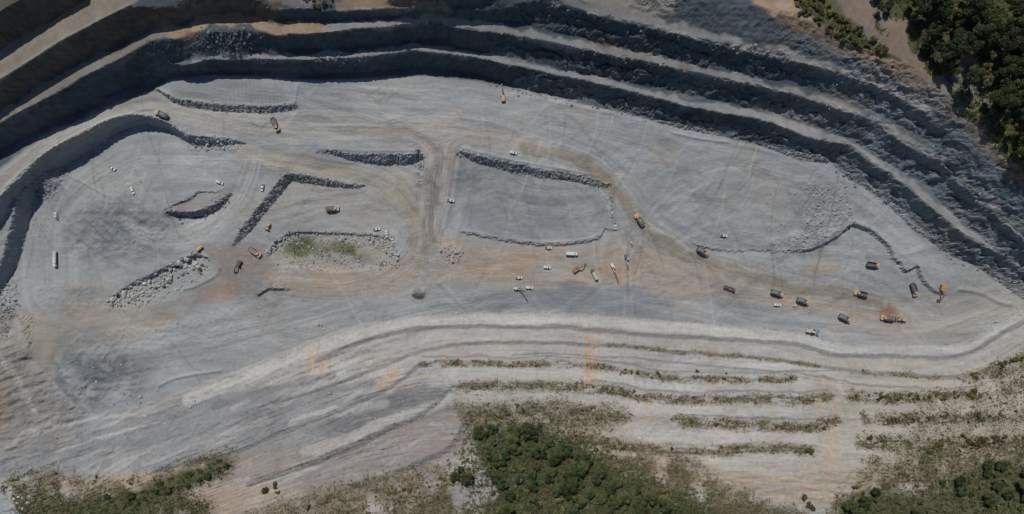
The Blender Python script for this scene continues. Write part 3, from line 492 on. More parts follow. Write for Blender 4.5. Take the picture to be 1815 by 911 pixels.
heap([(80,660),(140,590),(200,605),(260,650),(245,715),(150,730),(70,700)], 1.3, 7, 105, 34); heap([(370,50),(450,46),(475,62),(440,96),(370,98),(345,80)], 1.6, 4, 107); heap([(330,240),(425,246),(420,262),(340,266)], 1.0, 3, 109, 5)
heap([(0,690),(140,730),(260,770),(160,830),(0,840)], 1.0, 9, 111, 20); heap([(450,500),(510,480),(520,510),(460,525)], .5, 4, 113); heap([(645,160),(690,152),(705,165),(680,176),(650,172)], .8, 5, 115, 6); heap([(440,212),(475,208),(480,222),(450,224)], 1.0, 4, 117, 4)
heap([(770,440),(815,432),(825,465),(790,475)], .8, 3.2, 119, 6); heap([(1350,425),(1480,405),(1440,436),(1360,438)], .9, 3, 121, 5); heap([(1240,408),(1300,412),(1300,440),(1250,440)], .4, 5, 123)
heap([(0,500),(28,500),(30,560),(0,600)], 1.6, 4, 125, 8); heap([(1490,95),(1580,110),(1600,140),(1520,135)], 2.4, 6, 127, 8); heap([(1100,-30),(1420,20),(1500,110),(1420,95),(1200,40)], 1.5, 7, 129, 10)
def ridge(pts, h, wd, jag=.35):
    m = np.zeros(PU.shape); P = dense(pts, 8); sl, d, s, t = seg_dist(P, PU, PV, wd * 3); m[sl] = np.exp(-(d / wd) ** 2); k = box_of(pts, wd * 3 + 2)
    Hg[k] += sample(m, U[k], V[k]) * h * (1 + jag * fbm(GX[k], GY[k], 3, 2, 131))
for pts, h, wd in (([(0,143),(45,115),(90,85),(125,65),(180,37),(232,10)], 1.8, 3.2), ([(12,330),(60,287),(140,237),(195,211),(235,202),(270,206),(310,222)], 1.0, 2.2), ([(278,157),(310,172),(350,179),(400,185),(450,187),(500,187),(521,182)], 1.0, 3), ([(522,186),(528,150)], .8, 2), ([(280,692),(285,682),(320,668),(390,657)], 1.0, 2.4),
      ([(566,263),(640,267),(700,267),(748,266)], .7, 2.2), ([(820,262),(900,282),(1000,300),(1060,312)], .8, 2.2), ([(1086,330),(1089,392)], .9, 2.2), ([(1228,430),(1250,437),(1272,441)], .5, 2.4), ([(390,475),(380,490),(350,505),(320,515)], 1.0, 3), ([(60,420),(52,455),(45,490)], .6, 2), ([(820,408),(870,417),(930,426),(985,429),(1040,423),(1060,416)], .6, 2),
      ([(1500,400),(1512,393),(1539,402),(1560,416)], .7, 2.5), ([(110,305),(150,325),(195,350)], .7, 2), ([(750,517),(745,520),(735,522)], 1.6, 6), ([(1700,512),(1740,520),(1770,535),(1790,540)], 1.2, 4), ([(1105,440),(1108,480)], .3, 2), ([(940,172),(1000,185),(1080,200)], .5, 3), ([(1190,235),(1240,246),(1290,252)], .8, 2.2)):
    ridge(pts, h, wd)
# drill-line rows on the worked floor
rows = sample(poly_mask([(770,425),(980,440),(1000,500),(1060,560),(760,545),(770,480)], 12), U, V); Hg += rows * .07 * sstep(-.3, .4, fbm(GX, GY, 25, 2, 143)) * np.sin(V * 1.15 + fbm(GX, GY, 20, 2, 141) * 2)
pad = sample(poly_mask([(305,152),(370,140),(500,148),(518,182),(400,182),(320,168)], 5), U, V); Hg += pad * .08 * np.sin(U * .9)

# ------------------------------------------------------------------ build the ground meshes
def hz(x, y):
    i = (y + YH) / D; j = (x + XH) / D
    i0 = int(min(max(i, 0), NY - 2)); j0 = int(min(max(j, 0), NX - 2)); fi = min(max(i - i0, 0), 1); fj = min(max(j - j0, 0), 1)
    return float((Hg[i0, j0] * (1 - fj) + Hg[i0, j0 + 1] * fj) * (1 - fi) + (Hg[i0 + 1, j0] * (1 - fj) + Hg[i0 + 1, j0 + 1] * fj) * fi)
def hz_many(x, y):
    i = np.clip((y + YH) / D, 0, NY - 1.001); j = np.clip((x + XH) / D, 0, NX - 1.001); a = i.astype(int); b = j.astype(int); fi = i - a; fj = j - b
    return (Hg[a, b] * (1 - fj) + Hg[a, b + 1] * fj) * (1 - fi) + (Hg[a + 1, b] * (1 - fj) + Hg[a + 1, b + 1] * fj) * fi
def ground_at(u, v):
    """point of the ground seen at photo pixel (u, v)"""
    z = 0.0
    for k in range(14):
        x, y = px2w(u, v, z); z = .5 * z + .5 * hz(x, y)
    return Vector((*px2w(u, v, z), z))
def ground_many(u, v):
    z = np.zeros_like(u)
    for k in range(14):
        x, y = px2w(u, v, z); z = .5 * z + .5 * hz_many(x, y)
    x, y = px2w(u, v, z); return np.c_[x, y, z]
U2, V2 = w2px(GX, GY, Hg)
colr = sample(C, U2, V2)
st2 = np.hypot(*np.gradient(blur(Hsm, 1), D)[::-1])
# bare rock shows where the faces are steep; dust settles on the flats (wall tone also set low to deepen the shade)
lum = 1 + .2 * fbm(GX, GY, 40, 5, 151) + .045 * fbm(GX, GY, 3.2, 3, 155)
lum += LOWM * .09 * fbm(GX, GY, 4, 4, 157) + TOPM * (.3 * fbm(GX, GY, 6, 5, 159, .7) + .2 * fbm(GX, GY, 30, 3, 160) + .28 * sstep(.5, 1.0, st2) * perlin(GX / 7, (GY - .2 * GX) / 1.5, 162) + .3 * sstep(.5, 1.0, st2) * fbm(GX, GY, 2.2, 2, 164))
trk = sample(TRK, U2, V2)
lum += .17 * np.clip(trk, -1.6, 1.6)
scr = perlin((GX * .25 + GY * .04) / 3, GY / 2.2, 161) + .6 * perlin((GX * .97 + GY * .26) / 30, (GY * .97 - GX * .26) / 1.6, 163); lum += .075 * scr * sample(FLOORM, U2, V2)
streaky = perlin(U / 55, ACR / 3.0, 167) + .8 * perlin(U / 30, ACR / 1.7, 168) + .7 * perlin(U / 120, ACR / 8.0, 169) + .5 * perlin(U / 1.9, ACR / 14, 170); lf = 1 - sstep(640, 860, U); lum += .12 * streaky * LOWM * (1 - .45 * lf) + LOWM * lf * (.12 * fbm(GX, GY, 2.2, 3, 172) + .16 * fbm(GX + .4 * GY, GY, 14, 4, 173, .65))
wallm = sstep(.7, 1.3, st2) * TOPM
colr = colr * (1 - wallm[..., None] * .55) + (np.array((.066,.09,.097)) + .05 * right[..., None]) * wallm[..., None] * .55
ul = sample(poly_mask([(-100,-100),(500,-100),(492,44),(420,24),(300,50),(200,98),(60,160),(0,190),(-100,240)], 14), U2, V2); colr = colr * (1 - (ul * wallm * .8)[..., None]) + np.array((.112,.09,.07)) * (ul * wallm * .8)[..., None]
colr = colr * (1 + .45 * (right * TOPM * (1 - LOWM) * (colr.mean(-1) < .13)))[..., None]  # right walls lifted in colour so their sunlit lumps read brighter
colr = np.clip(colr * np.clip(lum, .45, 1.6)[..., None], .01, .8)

def grow(a, ext, n):
    s = np.cumsum(D * 1.28 ** np.arange(1, n + 1)); s = s * (ext / s[-1]); return np.concatenate([a[0] - s[::-1], a, a[-1] + s])
NE = 26
ex = grow(gx, 1500.0, NE); ey = grow(gy, 1500.0, NE)
EX, EY = np.meshgrid(ex, ey)
Hx = np.pad(Hg, NE, mode='edge'); dx = np.maximum(np.abs(EX) - XH, 0); dy = np.maximum(np.abs(EY) - YH, 0); dd = np.hypot(dx, dy)
k = sstep(0, 160, dd); Hx = Hx * (1 - k) + (48 + 14 * fbm(EX, EY, 220, 4, 171)) * k + sstep(2, 20, dd) * fbm(EX, EY, 40, 3, 175) * 4
Cx = np.pad(colr, ((NE, NE), (NE, NE), (0, 0)), mode='edge'); kk = sstep(5, 90, dd)[..., None]; Cx = Cx * (1 - kk) + np.array((.075,.08,.035)) * (1 + .4 * fbm(EX, EY, 30, 3, 177))[..., None] * kk
ny, nx = Hx.shape
co = np.stack([EX, EY, Hx], -1).reshape(-1, 3); cc = np.c_[Cx.reshape(-1, 3), np.ones(nx * ny)]
ii = np.arange(nx * ny).reshape(ny, nx); quads = np.stack([ii[:-1, :-1], ii[:-1, 1:], ii[1:, 1:], ii[1:, :-1]], -1).reshape(-1, 4)
Uc, Vc = w2px(EX[:-1, :-1], EY[:-1, :-1], Hx[:-1, :-1])
cls = np.zeros(Uc.shape, int); inner = (dd[:-1, :-1] == 0)
fm = (sample(FLOORM, Uc, Vc) > .5) & inner; cls[fm] = 1
rm = (sample(ROADM, Uc, Vc) > .5) & inner; cls[rm] = 2
cls = cls.reshape(-1)

def new_mat(name):
    m = bpy.data.materials.new(name); m.use_nodes = True; nt = m.node_tree; b = nt.nodes["Principled BSDF"]; return m, nt, b
def ground_mat():
    m, nt, b = new_mat("quarry_soil"); N = nt.nodes; L = nt.links
    at = N.new("ShaderNodeAttribute"); at.attribute_name = "soil"
    geo = N.new("ShaderNodeNewGeometry")
    def noise(sc, det, rough_=.6):
        n = N.new("ShaderNodeTexNoise"); n.inputs["Scale"].default_value = sc; n.inputs["Detail"].default_value = det; n.inputs["Roughness"].default_value = rough_; L.new(geo.outputs["Position"], n.inputs["Vector"]); return n
    n1 = noise(.35, 6); n2 = noise(1.3, 5, .7)
    add = N.new("ShaderNodeMath"); add.operation = 'ADD'; L.new(n1.outputs[0], add.inputs[0]); L.new(n2.outputs[0], add.inputs[1])
    mr = N.new("ShaderNodeMapRange"); mr.inputs["From Min"].default_value = .6; mr.inputs["From Max"].default_value = 1.4; mr.inputs["To Min"].default_value = .84; mr.inputs["To Max"].default_value = 1.16; L.new(add.outputs[0], mr.inputs["Value"])
    mx = N.new("ShaderNodeMix"); mx.data_type = 'RGBA'; mx.blend_type = 'MULTIPLY'; mx.inputs["Factor"].default_value = 1.0
    L.new(at.outputs["Color"], mx.inputs["A"]); L.new(mr.outputs[0], mx.inputs["B"]); L.new(mx.outputs["Result"], b.inputs["Base Color"])
    b.inputs["Roughness"].default_value = .95; b.inputs["Specular IOR Level"].default_value = .12
    bp = N.new("ShaderNodeBump"); bp.inputs["Strength"].default_value = .4; bp.inputs["Distance"].default_value = .5
    L.new(add.outputs[0], bp.inputs["Height"]); L.new(bp.outputs[0], b.inputs["Normal"]); return m
GM = ground_mat()
FLAT = np.pad((np.maximum(AA, spur) > .25) | ((steep > .4) & (Vn > .5)), NE)[:-1, :-1].reshape(-1)
def grid_mesh(name, q, q0=None):
    used, inv = np.unique(q, return_inverse=True); q = inv.reshape(-1, 4)
    me = bpy.data.meshes.new(name); me.vertices.add(len(used)); me.vertices.foreach_set("co", co[used].astype(np.float32).ravel())
    me.loops.add(q.size); me.loops.foreach_set("vertex_index", q.astype(np.int32).ravel())
    me.polygons.add(len(q)); me.polygons.foreach_set("loop_start", (np.arange(len(q)) * 4).astype(np.int32))
    me.update(calc_edges=True)
    a = me.attributes.new("soil", 'FLOAT_COLOR', 'POINT'); a.data.foreach_set("color", cc[used].astype(np.float32).ravel())
    a = me.attributes.new('sharp_face', 'BOOLEAN', 'FACE'); a.data.foreach_set('value', FLAT[q0] if q0 is not None else np.zeros(len(q), bool))
    me.materials.append(GM); o = bpy.data.objects.new(name, me); COL.objects.link(o); o["kind"] = "structure"; return o
for k_, n_ in enumerate(("terrain", "pit_floor", "haul_road")): grid_mesh(n_, quads[cls == k_], cls == k_)

# ------------------------------------------------------------------ materials for things
def mat(name, col, rough=.6, metal=0.0, var=.12, scale=3.0, spec=.3):
    """paint, steel, rubber: base colour with procedural dust and wear"""
    m, nt, b = new_mat(name); N = nt.nodes; L = nt.links
    tc = N.new("ShaderNodeTexCoord"); n = N.new("ShaderNodeTexNoise"); n.inputs["Scale"].default_value = scale; n.inputs["Detail"].default_value = 5; L.new(tc.outputs["Object"], n.inputs["Vector"])
    r = N.new("ShaderNodeValToRGB"); r.color_ramp.elements[0].position = .35; r.color_ramp.elements[1].position = .72
    c = np.array(col); r.color_ramp.elements[0].color = (*(c * (1 - var)), 1); d = c * (1 - var * 1.5) + np.array((.3,.28,.25)) * var * 1.5; r.color_ramp.elements[1].color = (*d, 1)
    L.new(n.outputs[0], r.inputs[0]); L.new(r.outputs[0], b.inputs["Base Color"])
    b.inputs["Roughness"].default_value = rough; b.inputs["Metallic"].default_value = metal; b.inputs["Specular IOR Level"].default_value = spec; return m
M = {"yellow": mat("dusty_yellow_paint", (.55,.385,.2), .5, 0, .2), "amber": mat("amber_paint", (.55,.3,.06), .5, 0, .15), "white": mat("white_paint", (.64,.64,.62), .35, 0, .1), "bed": mat("worn_dump_steel", (.105,.1,.097), .6, .2, .3),
     "tyre": mat("rubber", (.03,.03,.03), .85, 0, .25), "steel": mat("dark_steel", (.07,.07,.072), .5, .4, .25), "glass": mat("tinted_glass", (.02,.026,.03), .08, 0, .05, spec=.6), "lamp": mat("lamp_lens", (.8,.8,.76), .15, 0, .02),
     "load_grey": mat("broken_rock_load", (.2,.215,.22), .95, 0, .35, 1.6), "load_brown": mat("brown_earth_load", (.22,.15,.1), .95, 0, .3, 1.6), "red": mat("red_oxide_paint", (.3,.1,.055), .6, 0, .25), "orange": mat("orange_paint", (.42,.16,.05), .55, 0, .25),
     "maroon": mat("maroon_paint", (.17,.075,.06), .6, 0, .25), "teal": mat("teal_paint", (.16,.27,.25), .55, 0, .2), "blue": mat("blue_paint", (.1,.13,.3), .5, 0, .2), "grey": mat("grey_paint", (.2,.205,.21), .5, 0, .2), "green": mat("pale_green_paint", (.5,.56,.49), .45, 0, .15),
     "cream": mat("dusty_cream_paint", (.58,.51,.4), .55, 0, .2), "pink": mat("faded_red_paint", (.42,.25,.22), .6, 0, .2), "dark": mat("dark_grey_paint", (.075,.08,.082), .55, 0, .3), "tan": mat("dusty_tan_steel", (.25,.215,.18), .8, 0, .25)}

class MB:
    def __init__(s): s.v = []; s.f = []
    def _add(s, V, F):
        k = len(s.v); s.v += [tuple(p) for p in V]; s.f += [tuple(i + k for i in f) for f in F]; return s
    def box(s, c, d, rot=None, taper=1.0):
        x, y, z = d[0] / 2, d[1] / 2, d[2] / 2; t = taper
        V = [Vector(p) for p in ((-x,-y,-z),(x,-y,-z),(x,y,-z),(-x,y,-z),(-x*t,-y*t,z),(x*t,-y*t,z),(x*t,y*t,z),(-x*t,y*t,z))]
        if rot: R = Euler(rot).to_matrix(); V = [R @ p for p in V]
        return s._add([p + Vector(c) for p in V], [(0,3,2,1),(4,5,6,7),(0,1,5,4),(1,2,6,5),(2,3,7,6),(3,0,4,7)])
    def prism(s, prof, y0, y1):          # profile in x,z, extruded along y
        n = len(prof); V = [(p[0], y0, p[1]) for p in prof] + [(p[0], y1, p[1]) for p in prof]
        return s._add(V, [tuple(range(n)), tuple(range(2 * n - 1, n - 1, -1))] + [((i + 1) % n, i, n + i, n + (i + 1) % n) for i in range(n)])
    def cyl(s, a, b, r0, r1=None, n=12):
        a = Vector(a); b = Vector(b); r1 = r0 if r1 is None else r1; q = (b - a).to_track_quat('Z', 'Y')
        V = []
        for c, r in ((a, r0), (b, r1)): V += [c + q @ Vector((r * math.cos(2 * math.pi * i / n), r * math.sin(2 * math.pi * i / n), 0)) for i in range(n)]
        return s._add(V, [tuple(range(n - 1, -1, -1)), tuple(range(n, 2 * n))] + [(i, (i + 1) % n, n + (i + 1) % n, n + i) for i in range(n)])
    def beam(s, a, b, w, h):
        a = Vector(a); b = Vector(b); d = b - a; q = d.to_track_quat('X', 'Z'); L = d.length
        V = [a + q @ Vector(p) for p in ((0,-w/2,-h/2),(L,-w/2,-h/2),(L,w/2,-h/2),(0,w/2,-h/2),(0,-w/2,h/2),(L,-w/2,h/2),(L,w/2,h/2),(0,w/2,h/2))]
        return s._add(V, [(0,3,2,1),(4,5,6,7),(0,1,5,4),(1,2,6,5),(2,3,7,6),(3,0,4,7)])
    def heap(s, c, lx, ly, h, seed=1, n=9):
        r = np.random.default_rng(seed); V = []; F = []
        for i in range(n):
            for j in range(n):
                a = i / (n - 1) * 2 - 1; b = j / (n - 1) * 2 - 1; k = max(0, 1 - max(abs(a), abs(b)) ** 2.2)
                V.append((c[0] + a * lx / 2, c[1] + b * ly / 2, c[2] + h * k ** .7 + (r.normal(0, .12) if k > 0 else 0)))
        for i in range(n - 1):
            for j in range(n - 1): F.append((i * n + j, (i + 1) * n + j, (i + 1) * n + j + 1, i * n + j + 1))
        return s._add(V, F)
    def build(s, name, m, parent=None, bevel=.04, smooth=False, loc=(0,0,0)):
        me = bpy.data.meshes.new(name); me.from_pydata([Vector(p) - Vector(loc) for p in s.v], [], s.f)
        bm = bmesh.new(); bm.from_mesh(me); bmesh.ops.recalc_face_normals(bm, faces=bm.faces[:])
        if bevel: bmesh.ops.bevel(bm, geom=bm.edges[:], offset=bevel, segments=1, affect='EDGES', clamp_overlap=True)
        bm.to_mesh(me); bm.free()
        if smooth: me.polygons.foreach_set("use_smooth", [True] * len(me.polygons))
        me.materials.append(m); o = bpy.data.objects.new(name, me); COL.objects.link(o); o.location = loc
        if parent: o.parent = parent
        return o
def empty(name):
    o = bpy.data.objects.new(name, None); o.empty_display_size = 1; COL.objects.link(o); return o
KIDS = {}
def kids(o):
    return [c for c in o.children]
def copy_tree(o, parent=None):
    c = o.copy(); COL.objects.link(c)
    if parent: c.parent = parent
    for k in kids(o): copy_tree(k, c)
    return c
def drop_tree(o):
    for k in kids(o): drop_tree(k)
    bpy.data.objects.remove(o)
def tag(o, label, cat, group=None, kind=None):
    if label: o["label"] = label; o["category"] = cat
    if group: o["group"] = group
    if kind: o["kind"] = kind
def wheel(p, x, y, r, wd):
    sg = 1 if y > 0 else -1
    w_ = MB().cyl((x, y - wd / 2, r), (x, y + wd / 2, r), r, n=18).build("wheel", M["tyre"], p, .05)
    MB().cyl((x, y + sg * (wd / 2 - .02), r), (x, y + sg * (wd / 2 + .03), r), r * .5, r * .42, n=12).build("rim", M["grey"], w_, 0)
    return w_

# ------------------------------------------------------------------ machines (x forward, z up, origin on the ground)
def make_haul_truck(load=None, bedmat="bed", cabmat="yellow", bend=0.0):
    t = empty("haul_truck")
    MB().box((0.2,0,1.05),(8.6,1.1,.5)).build("chassis", M["steel"], t)
    fr = MB().prism([(2.2,.9),(5.1,.9),(5.3,1.3),(5.2,1.95),(3.7,2.15),(2.2,2.15)], -1.35, 1.35).build("hood", M[cabmat], t, .08)
    MB().box((5.26,0,1.5),(.06,1.5,.7)).build("grille", M["steel"], fr, 0)
    for y in (-1.1, 1.1): MB().box((5.25,y,1.25),(.1,.36,.24)).build("headlight", M["lamp"], t, 0)
    for y in (-1.55, 1.55): MB().box((3.7,y,2.0),(2.3,.75,.12)).build("fender", M[cabmat], t, .03)
    cab_ = MB().box((2.55,0,2.85),(1.7,1.8,1.5), taper=.9).build("cab", M[cabmat], t, .07)
    MB().box((3.36,0,2.95),(.08,1.45,.8),(0,-.1,0)).build("windshield", M["glass"], cab_, 0)
    for y in (-.88, .88): MB().box((2.55,y,2.98),(1.1,.07,.65)).build("side_window", M["glass"], cab_, 0)
    MB().cyl((1.75,1.1,2.1),(1.75,1.1,3.7),.11).build("exhaust_pipe", M["steel"], t, 0)
    b = MB()
    b.prism([(-5.2,2.3),(-4.2,1.75),(1.0,1.75),(1.35,2.2),(1.35,2.35),(.95,1.95),(-4.2,1.95),(-5.3,2.5)], -1.6, 1.6)
    for y in (-1.66, 1.66): b.prism([(-4.7,1.8),(1.2,1.75),(1.45,3.45),(-3.9,3.45)], y - .07, y + .07)
    b.box((1.4,0,2.7),(.16,3.3,1.5)); b.box((1.9,0,3.5),(1.2,3.2,.12))
    for x in (-3.2,-1.9,-.6,.7):
        for y in (-1.79, 1.79): b.box((x,y,2.65),(.16,.12,1.5))
    bed = b.build("dump_bed", M[bedmat], t, .03)
    if load: MB().heap((-1.55,0,2.75), 5.6, 3.15, 1.0, 5 if load == "load_grey" else 9).build("load", M[load], bed, 0)
    for x in (3.7, -1.4, -3.25):
        for y in (-1.4, 1.4): wheel(t, x, y, .92, .75)
    return t
def make_pickup(canopy=False):
    t = empty("pickup_truck")
    MB().prism([(-2.6,.45),(2.55,.45),(2.65,.7),(2.6,1.0),(1.25,1.15),(-2.65,1.1)], -.92, .92).build("body", M["white"], t, .06)
    c = MB().prism([(-.95,1.1),(1.3,1.12),(.55,1.78),(-.75,1.8)], -.82, .82).build("cabin", M["white"], t, .05)
    MB()._add([(1.27,-.72,1.2),(1.27,.72,1.2),(.63,.68,1.76),(.63,-.68,1.76)], [(0,1,2,3)]).build("windshield", M["glass"], c, 0)
    MB()._add([(-.97,.7,1.2),(-.97,-.7,1.2),(-.8,-.66,1.72),(-.8,.66,1.72)], [(0,1,2,3)]).build("rear_window", M["glass"], c, 0)
    for y in (-.83, .83): MB().prism([(-.7,1.2),(.95,1.2),(.48,1.66),(-.62,1.68)], y - .015, y + .015).build("side_window", M["glass"], c, 0)
    if canopy: MB().box((-1.75,0,1.42),(1.6,1.6,.6), taper=.92).build("canopy", M["white"], t, .05)
    else: MB().box((-1.78,0,1.11),(1.45,1.5,.06)).build("bed_liner", M["dark"], t, 0)
    for y in (-.68, .68): MB().box((2.6,y,.86),(.1,.36,.2)).build("headlight", M["lamp"], t, 0)
    MB().box((2.68,0,.55),(.14,1.8,.25)).build("bumper", M["steel"], t, .03)
    for x in (1.6, -1.6):
        for y in (-.82, .82): wheel(t, x, y, .39, .26)
    return t
def make_excavator(color="amber", boomcol=None, reach=8.6, fold=0.0, swing=0.0, s=1.0):
    boomcol = boomcol or color; t = empty("excavator")
    for y in (-1.35, 1.35): MB().prism([(-2.3,.1),(2.3,.1),(2.65,.55),(2.3,1.0),(-2.3,1.0),(-2.65,.55)], y - .35, y + .35).build("track", M["steel"], t, .06)
    MB().box((0,0,.75),(2.6,2.1,.5)).cyl((0,0,.9),(0,0,1.25),1.0, n=20).build("undercarriage", M["steel"], t, .03)
    h = MB().box((-.6,0,1.75),(4.0,2.9,.95)).box((-1.2,-.2,2.4),(2.4,2.3,.45), taper=.9).build("machine_house", M[color], t, .08)
    MB().box((-2.75,0,1.8),(.7,2.9,1.1)).build("counterweight", M[color], t, .15)
    c = MB().box((1.0,.95,2.35),(1.6,1.0,1.6), taper=.9).build("cab", M[color], t, .06)
    MB().box((1.78,.95,2.45),(.06,.8,1.1),(0,-.08,0)).build("windshield", M["glass"], c, 0); MB().box((1.0,1.45,2.55),(1.1,.06,.8)).build("side_window", M["glass"], c, 0)
    MB().cyl((-1.8,-.7,2.5),(-1.8,-.7,3.2),.1).build("exhaust_pipe", M["steel"], t, 0)
    a0 = (1.1,-.3,1.7); a1 = (reach * .36 + .8, -.3, 4.9 - fold); a2 = (reach * .66 + .8, -.3, 4.3 - fold); a3 = (reach, -.3, 1.4)
    MB().beam(a0, a1, .55, .75).beam(a1, a2, .5, .65).build("boom", M[boomcol], t, .05)
    MB().beam((a2[0] - .5, -.3, a2[2] + .35), a3, .42, .6).build("stick", M[boomcol], t, .04)
    MB().cyl((1.6,-.3,2.0),((a1[0] + .4), -.3, a1[2] - .6),.13).cyl((a1[0],-.3,a1[2] + .5),(a2[0] - .3,-.3,a2[2] + .55),.12).build("hydraulic_ram", M["steel"], t, 0)
    MB().prism([(reach - .1,1.5),(reach + .55,1.2),(reach + .6,.5),(reach + .1,.05),(reach - .75,.15),(reach - .85,.4),(reach - .3,.5),(reach,.8)], -.95, .35).build("bucket", M["steel"], t, .04)
    t.scale = (s, s, s); return t
def make_loader(color="yellow", bucketmat="steel"):
    t = empty("wheel_loader")
    MB().prism([(-3.9,1.0),(-.6,1.0),(-.6,2.1),(-3.6,2.3),(-3.95,1.9)], -1.15, 1.15).build("engine_hood", M[color], t, .1)
    c = MB().box((-.5,0,2.7),(1.6,1.5,1.6), taper=.88).build("cab", M[color], t, .07)
    MB().box((.24,0,2.8),(.08,1.2,1.1),(0,-.1,0)).build("windshield", M["glass"], c, 0)
    for y in (-.72, .72): MB().box((-.5,y,2.85),(1.1,.08,.9)).build("side_window", M["glass"], c, 0)
    MB().box((1.2,0,1.4),(2.0,1.3,1.1)).build("front_frame", M[color], t, .08)
    for y in (-.6, .6): MB().beam((1.0,y,2.1),(2.6,y,1.7),.3,.5).beam((2.6,y,1.7),(3.7,y,.8),.3,.45).build("lift_arm", M[color], t, .04)
    MB().prism([(3.5,.15),(4.9,.1),(4.9,.2),(3.8,.35),(3.6,.8),(3.85,1.45),(4.2,1.6),(4.15,1.7),(3.7,1.55),(3.35,.8)], -1.7, 1.7).box((4.2,-1.66,.8),(1.2,.08,1.2)).box((4.2,1.66,.8),(1.2,.08,1.2)).build("bucket", M[bucketmat], t, .03)
    MB().cyl((-2.6,.6,2.2),(-2.6,.6,3.0),.09).build("exhaust_pipe", M["steel"], t, 0)
    for x in (1.5, -2.2):
        for y in (-1.15, 1.15): wheel(t, x, y, .85, .65)
    return t
def make_dozer(color="yellow"):
    t = empty("bulldozer")
    for y in (-1.1, 1.1): MB().prism([(-1.9,.1),(1.8,.1),(2.1,.5),(-.4,1.35),(-1.2,1.35),(-2.2,.55)], y - .3, y + .3).build("track", M["steel"], t, .06)
    MB().prism([(-.2,.7),(2.2,.7),(2.25,1.75),(-.2,1.95)], -.65, .65).build("hood", M[color], t, .07)
    MB().box((-1.5,0,1.35),(1.1,1.5,1.0)).build("rear_body", M[color], t, .07)
    c = MB().box((-.75,0,2.35),(1.4,1.4,1.5), taper=.9).build("cab", M[color], t, .06); MB().box((-.08,0,2.45),(.08,1.1,.9)).build("windshield", M["glass"], c, 0)
    for y in (-1.5, 1.5): MB().beam((-.2,y,.55),(2.7,y,.5),.18,.25).build("push_arm", M[color], t, .03)
    MB().prism([(2.75,.05),(2.95,.05),(2.8,.55),(2.85,1.2),(3.05,1.5),(2.9,1.5),(2.65,1.1),(2.6,.5)], -1.95, 1.95).build("blade", M["steel"], t, .03)
    MB().beam((-2.0,0,1.2),(-2.9,0,.9),.9,.3).beam((-2.9,0,1.0),(-2.95,0,.15),.2,.25).build("ripper", M["steel"], t, .03); return t
def make_drill(color="white", mastcol="maroon", tilt=12, L=10.0, accent=None):
    t = empty("drill_rig")
    for y in (-1.0, 1.0): MB().prism([(-1.9,.08),(1.9,.08),(2.2,.45),(1.9,.85),(-1.9,.85),(-2.2,.45)], y - .26, y + .26).build("track", M["steel"], t, .05)
    MB().box((0,0,.8),(2.8,1.5,.4)).build("undercarriage", M["steel"], t, .03)
    MB().box((-1.0,-.1,1.75),(2.8,2.1,1.4)).build("engine_housing", M[color], t, .08)
    c = MB().box((1.15,.7,2.0),(1.3,1.1,1.8), taper=.92).build("cab", M[accent or color], t, .06); MB().box((1.78,.7,2.15),(.07,.9,1.1)).build("windshield", M["glass"], c, 0)
    th = math.radians(90 - tilt); d = Vector((math.cos(th), 0, math.sin(th))); p = Vector((2.4,-.4,.5)); n = Vector((-d.z,0,d.x)); m = MB()
    for y in (-.28, .28):
        for k in (0, .5): m.beam(p + n * k + Vector((0,y,0)), p + n * k + d * L + Vector((0,y,0)), .13, .13)
    for i in range(9):
        q0 = p + d * (L * i / 9); q1 = p + d * (L * (i + 1) / 9)
        for y in (-.28, .28): m.beam(q0 + Vector((0,y,0)), q1 + n * .5 + Vector((0,y,0)), .07, .07)
    m.box(p + d * (L * .8) + n * .25, (.7,.8,.8)); m.build("mast", M[mastcol], t, 0)
    MB().beam((.4,-.4,1.4), p + d * 2.6 + n * .4, .35, .4).build("boom", M[color], t, .03)
    MB().cyl(p + n * .25 + d * .3, p + n * .25 + d * (L * .78), .11).build("drill_rod", M["steel"], t, 0); return t
def make_tanker(tankmat="white", cabmat="white", L=8.4):
    t = empty("tank_truck"); x0 = -L / 2; x1 = L / 2
    MB().box((0,0,.85),(L - .3,.9,.3)).build("chassis", M["steel"], t, .02)
    c = MB().prism([(x1 - 2.0,.7),(x1,.7),(x1,1.7),(x1 - .25,2.7),(x1 - 2.0,2.75)], -1.2, 1.2).build("cab", M[cabmat], t, .08)
    MB()._add([(x1 + .02,-1.0,1.75),(x1 + .02,1.0,1.75),(x1 - .2,.95,2.55),(x1 - .2,-.95,2.55)], [(0,1,2,3)]).build("windshield", M["glass"], c, 0)
    for y in (-1.21, 1.21): MB().box((x1 - .8,y,2.1),(.9,.05,.6)).build("side_window", M["glass"], c, 0)
    tk = MB(); n = 20; rings = [(x0,.75),(x0 + .15,1.05),(x1 - 2.55,1.05),(x1 - 2.4,.75)]
    V = [(x, r * 1.2 * math.cos(2 * math.pi * i / n), 2.1 + r * math.sin(2 * math.pi * i / n)) for x, r in rings for i in range(n)]
    F = [tuple(range(n)), tuple(range(4 * n - 1, 3 * n - 1, -1))] + [(k * n + i, k * n + (i + 1) % n, (k + 1) * n + (i + 1) % n, (k + 1) * n + i) for k in range(3) for i in range(n)]
    tank = tk._add(V, F).build("tank", M[tankmat], t, 0); 
    for x in (x0 + 1.4, x0 + 3.4): MB().cyl((x,0,3.1),(x,0,3.3),.35).build("hatch", M["grey"], tank, .02)
    for y in (-.9, .9): MB().box((x1 + .03,y,1.0),(.1,.35,.22)).build("headlight", M["lamp"], t, 0)
    for x in (x1 - 1.1, x0 + 2.2, x0 + 1.0):
        for y in (-1.0, 1.0): wheel(t, x, y, .52, .4)
    return t
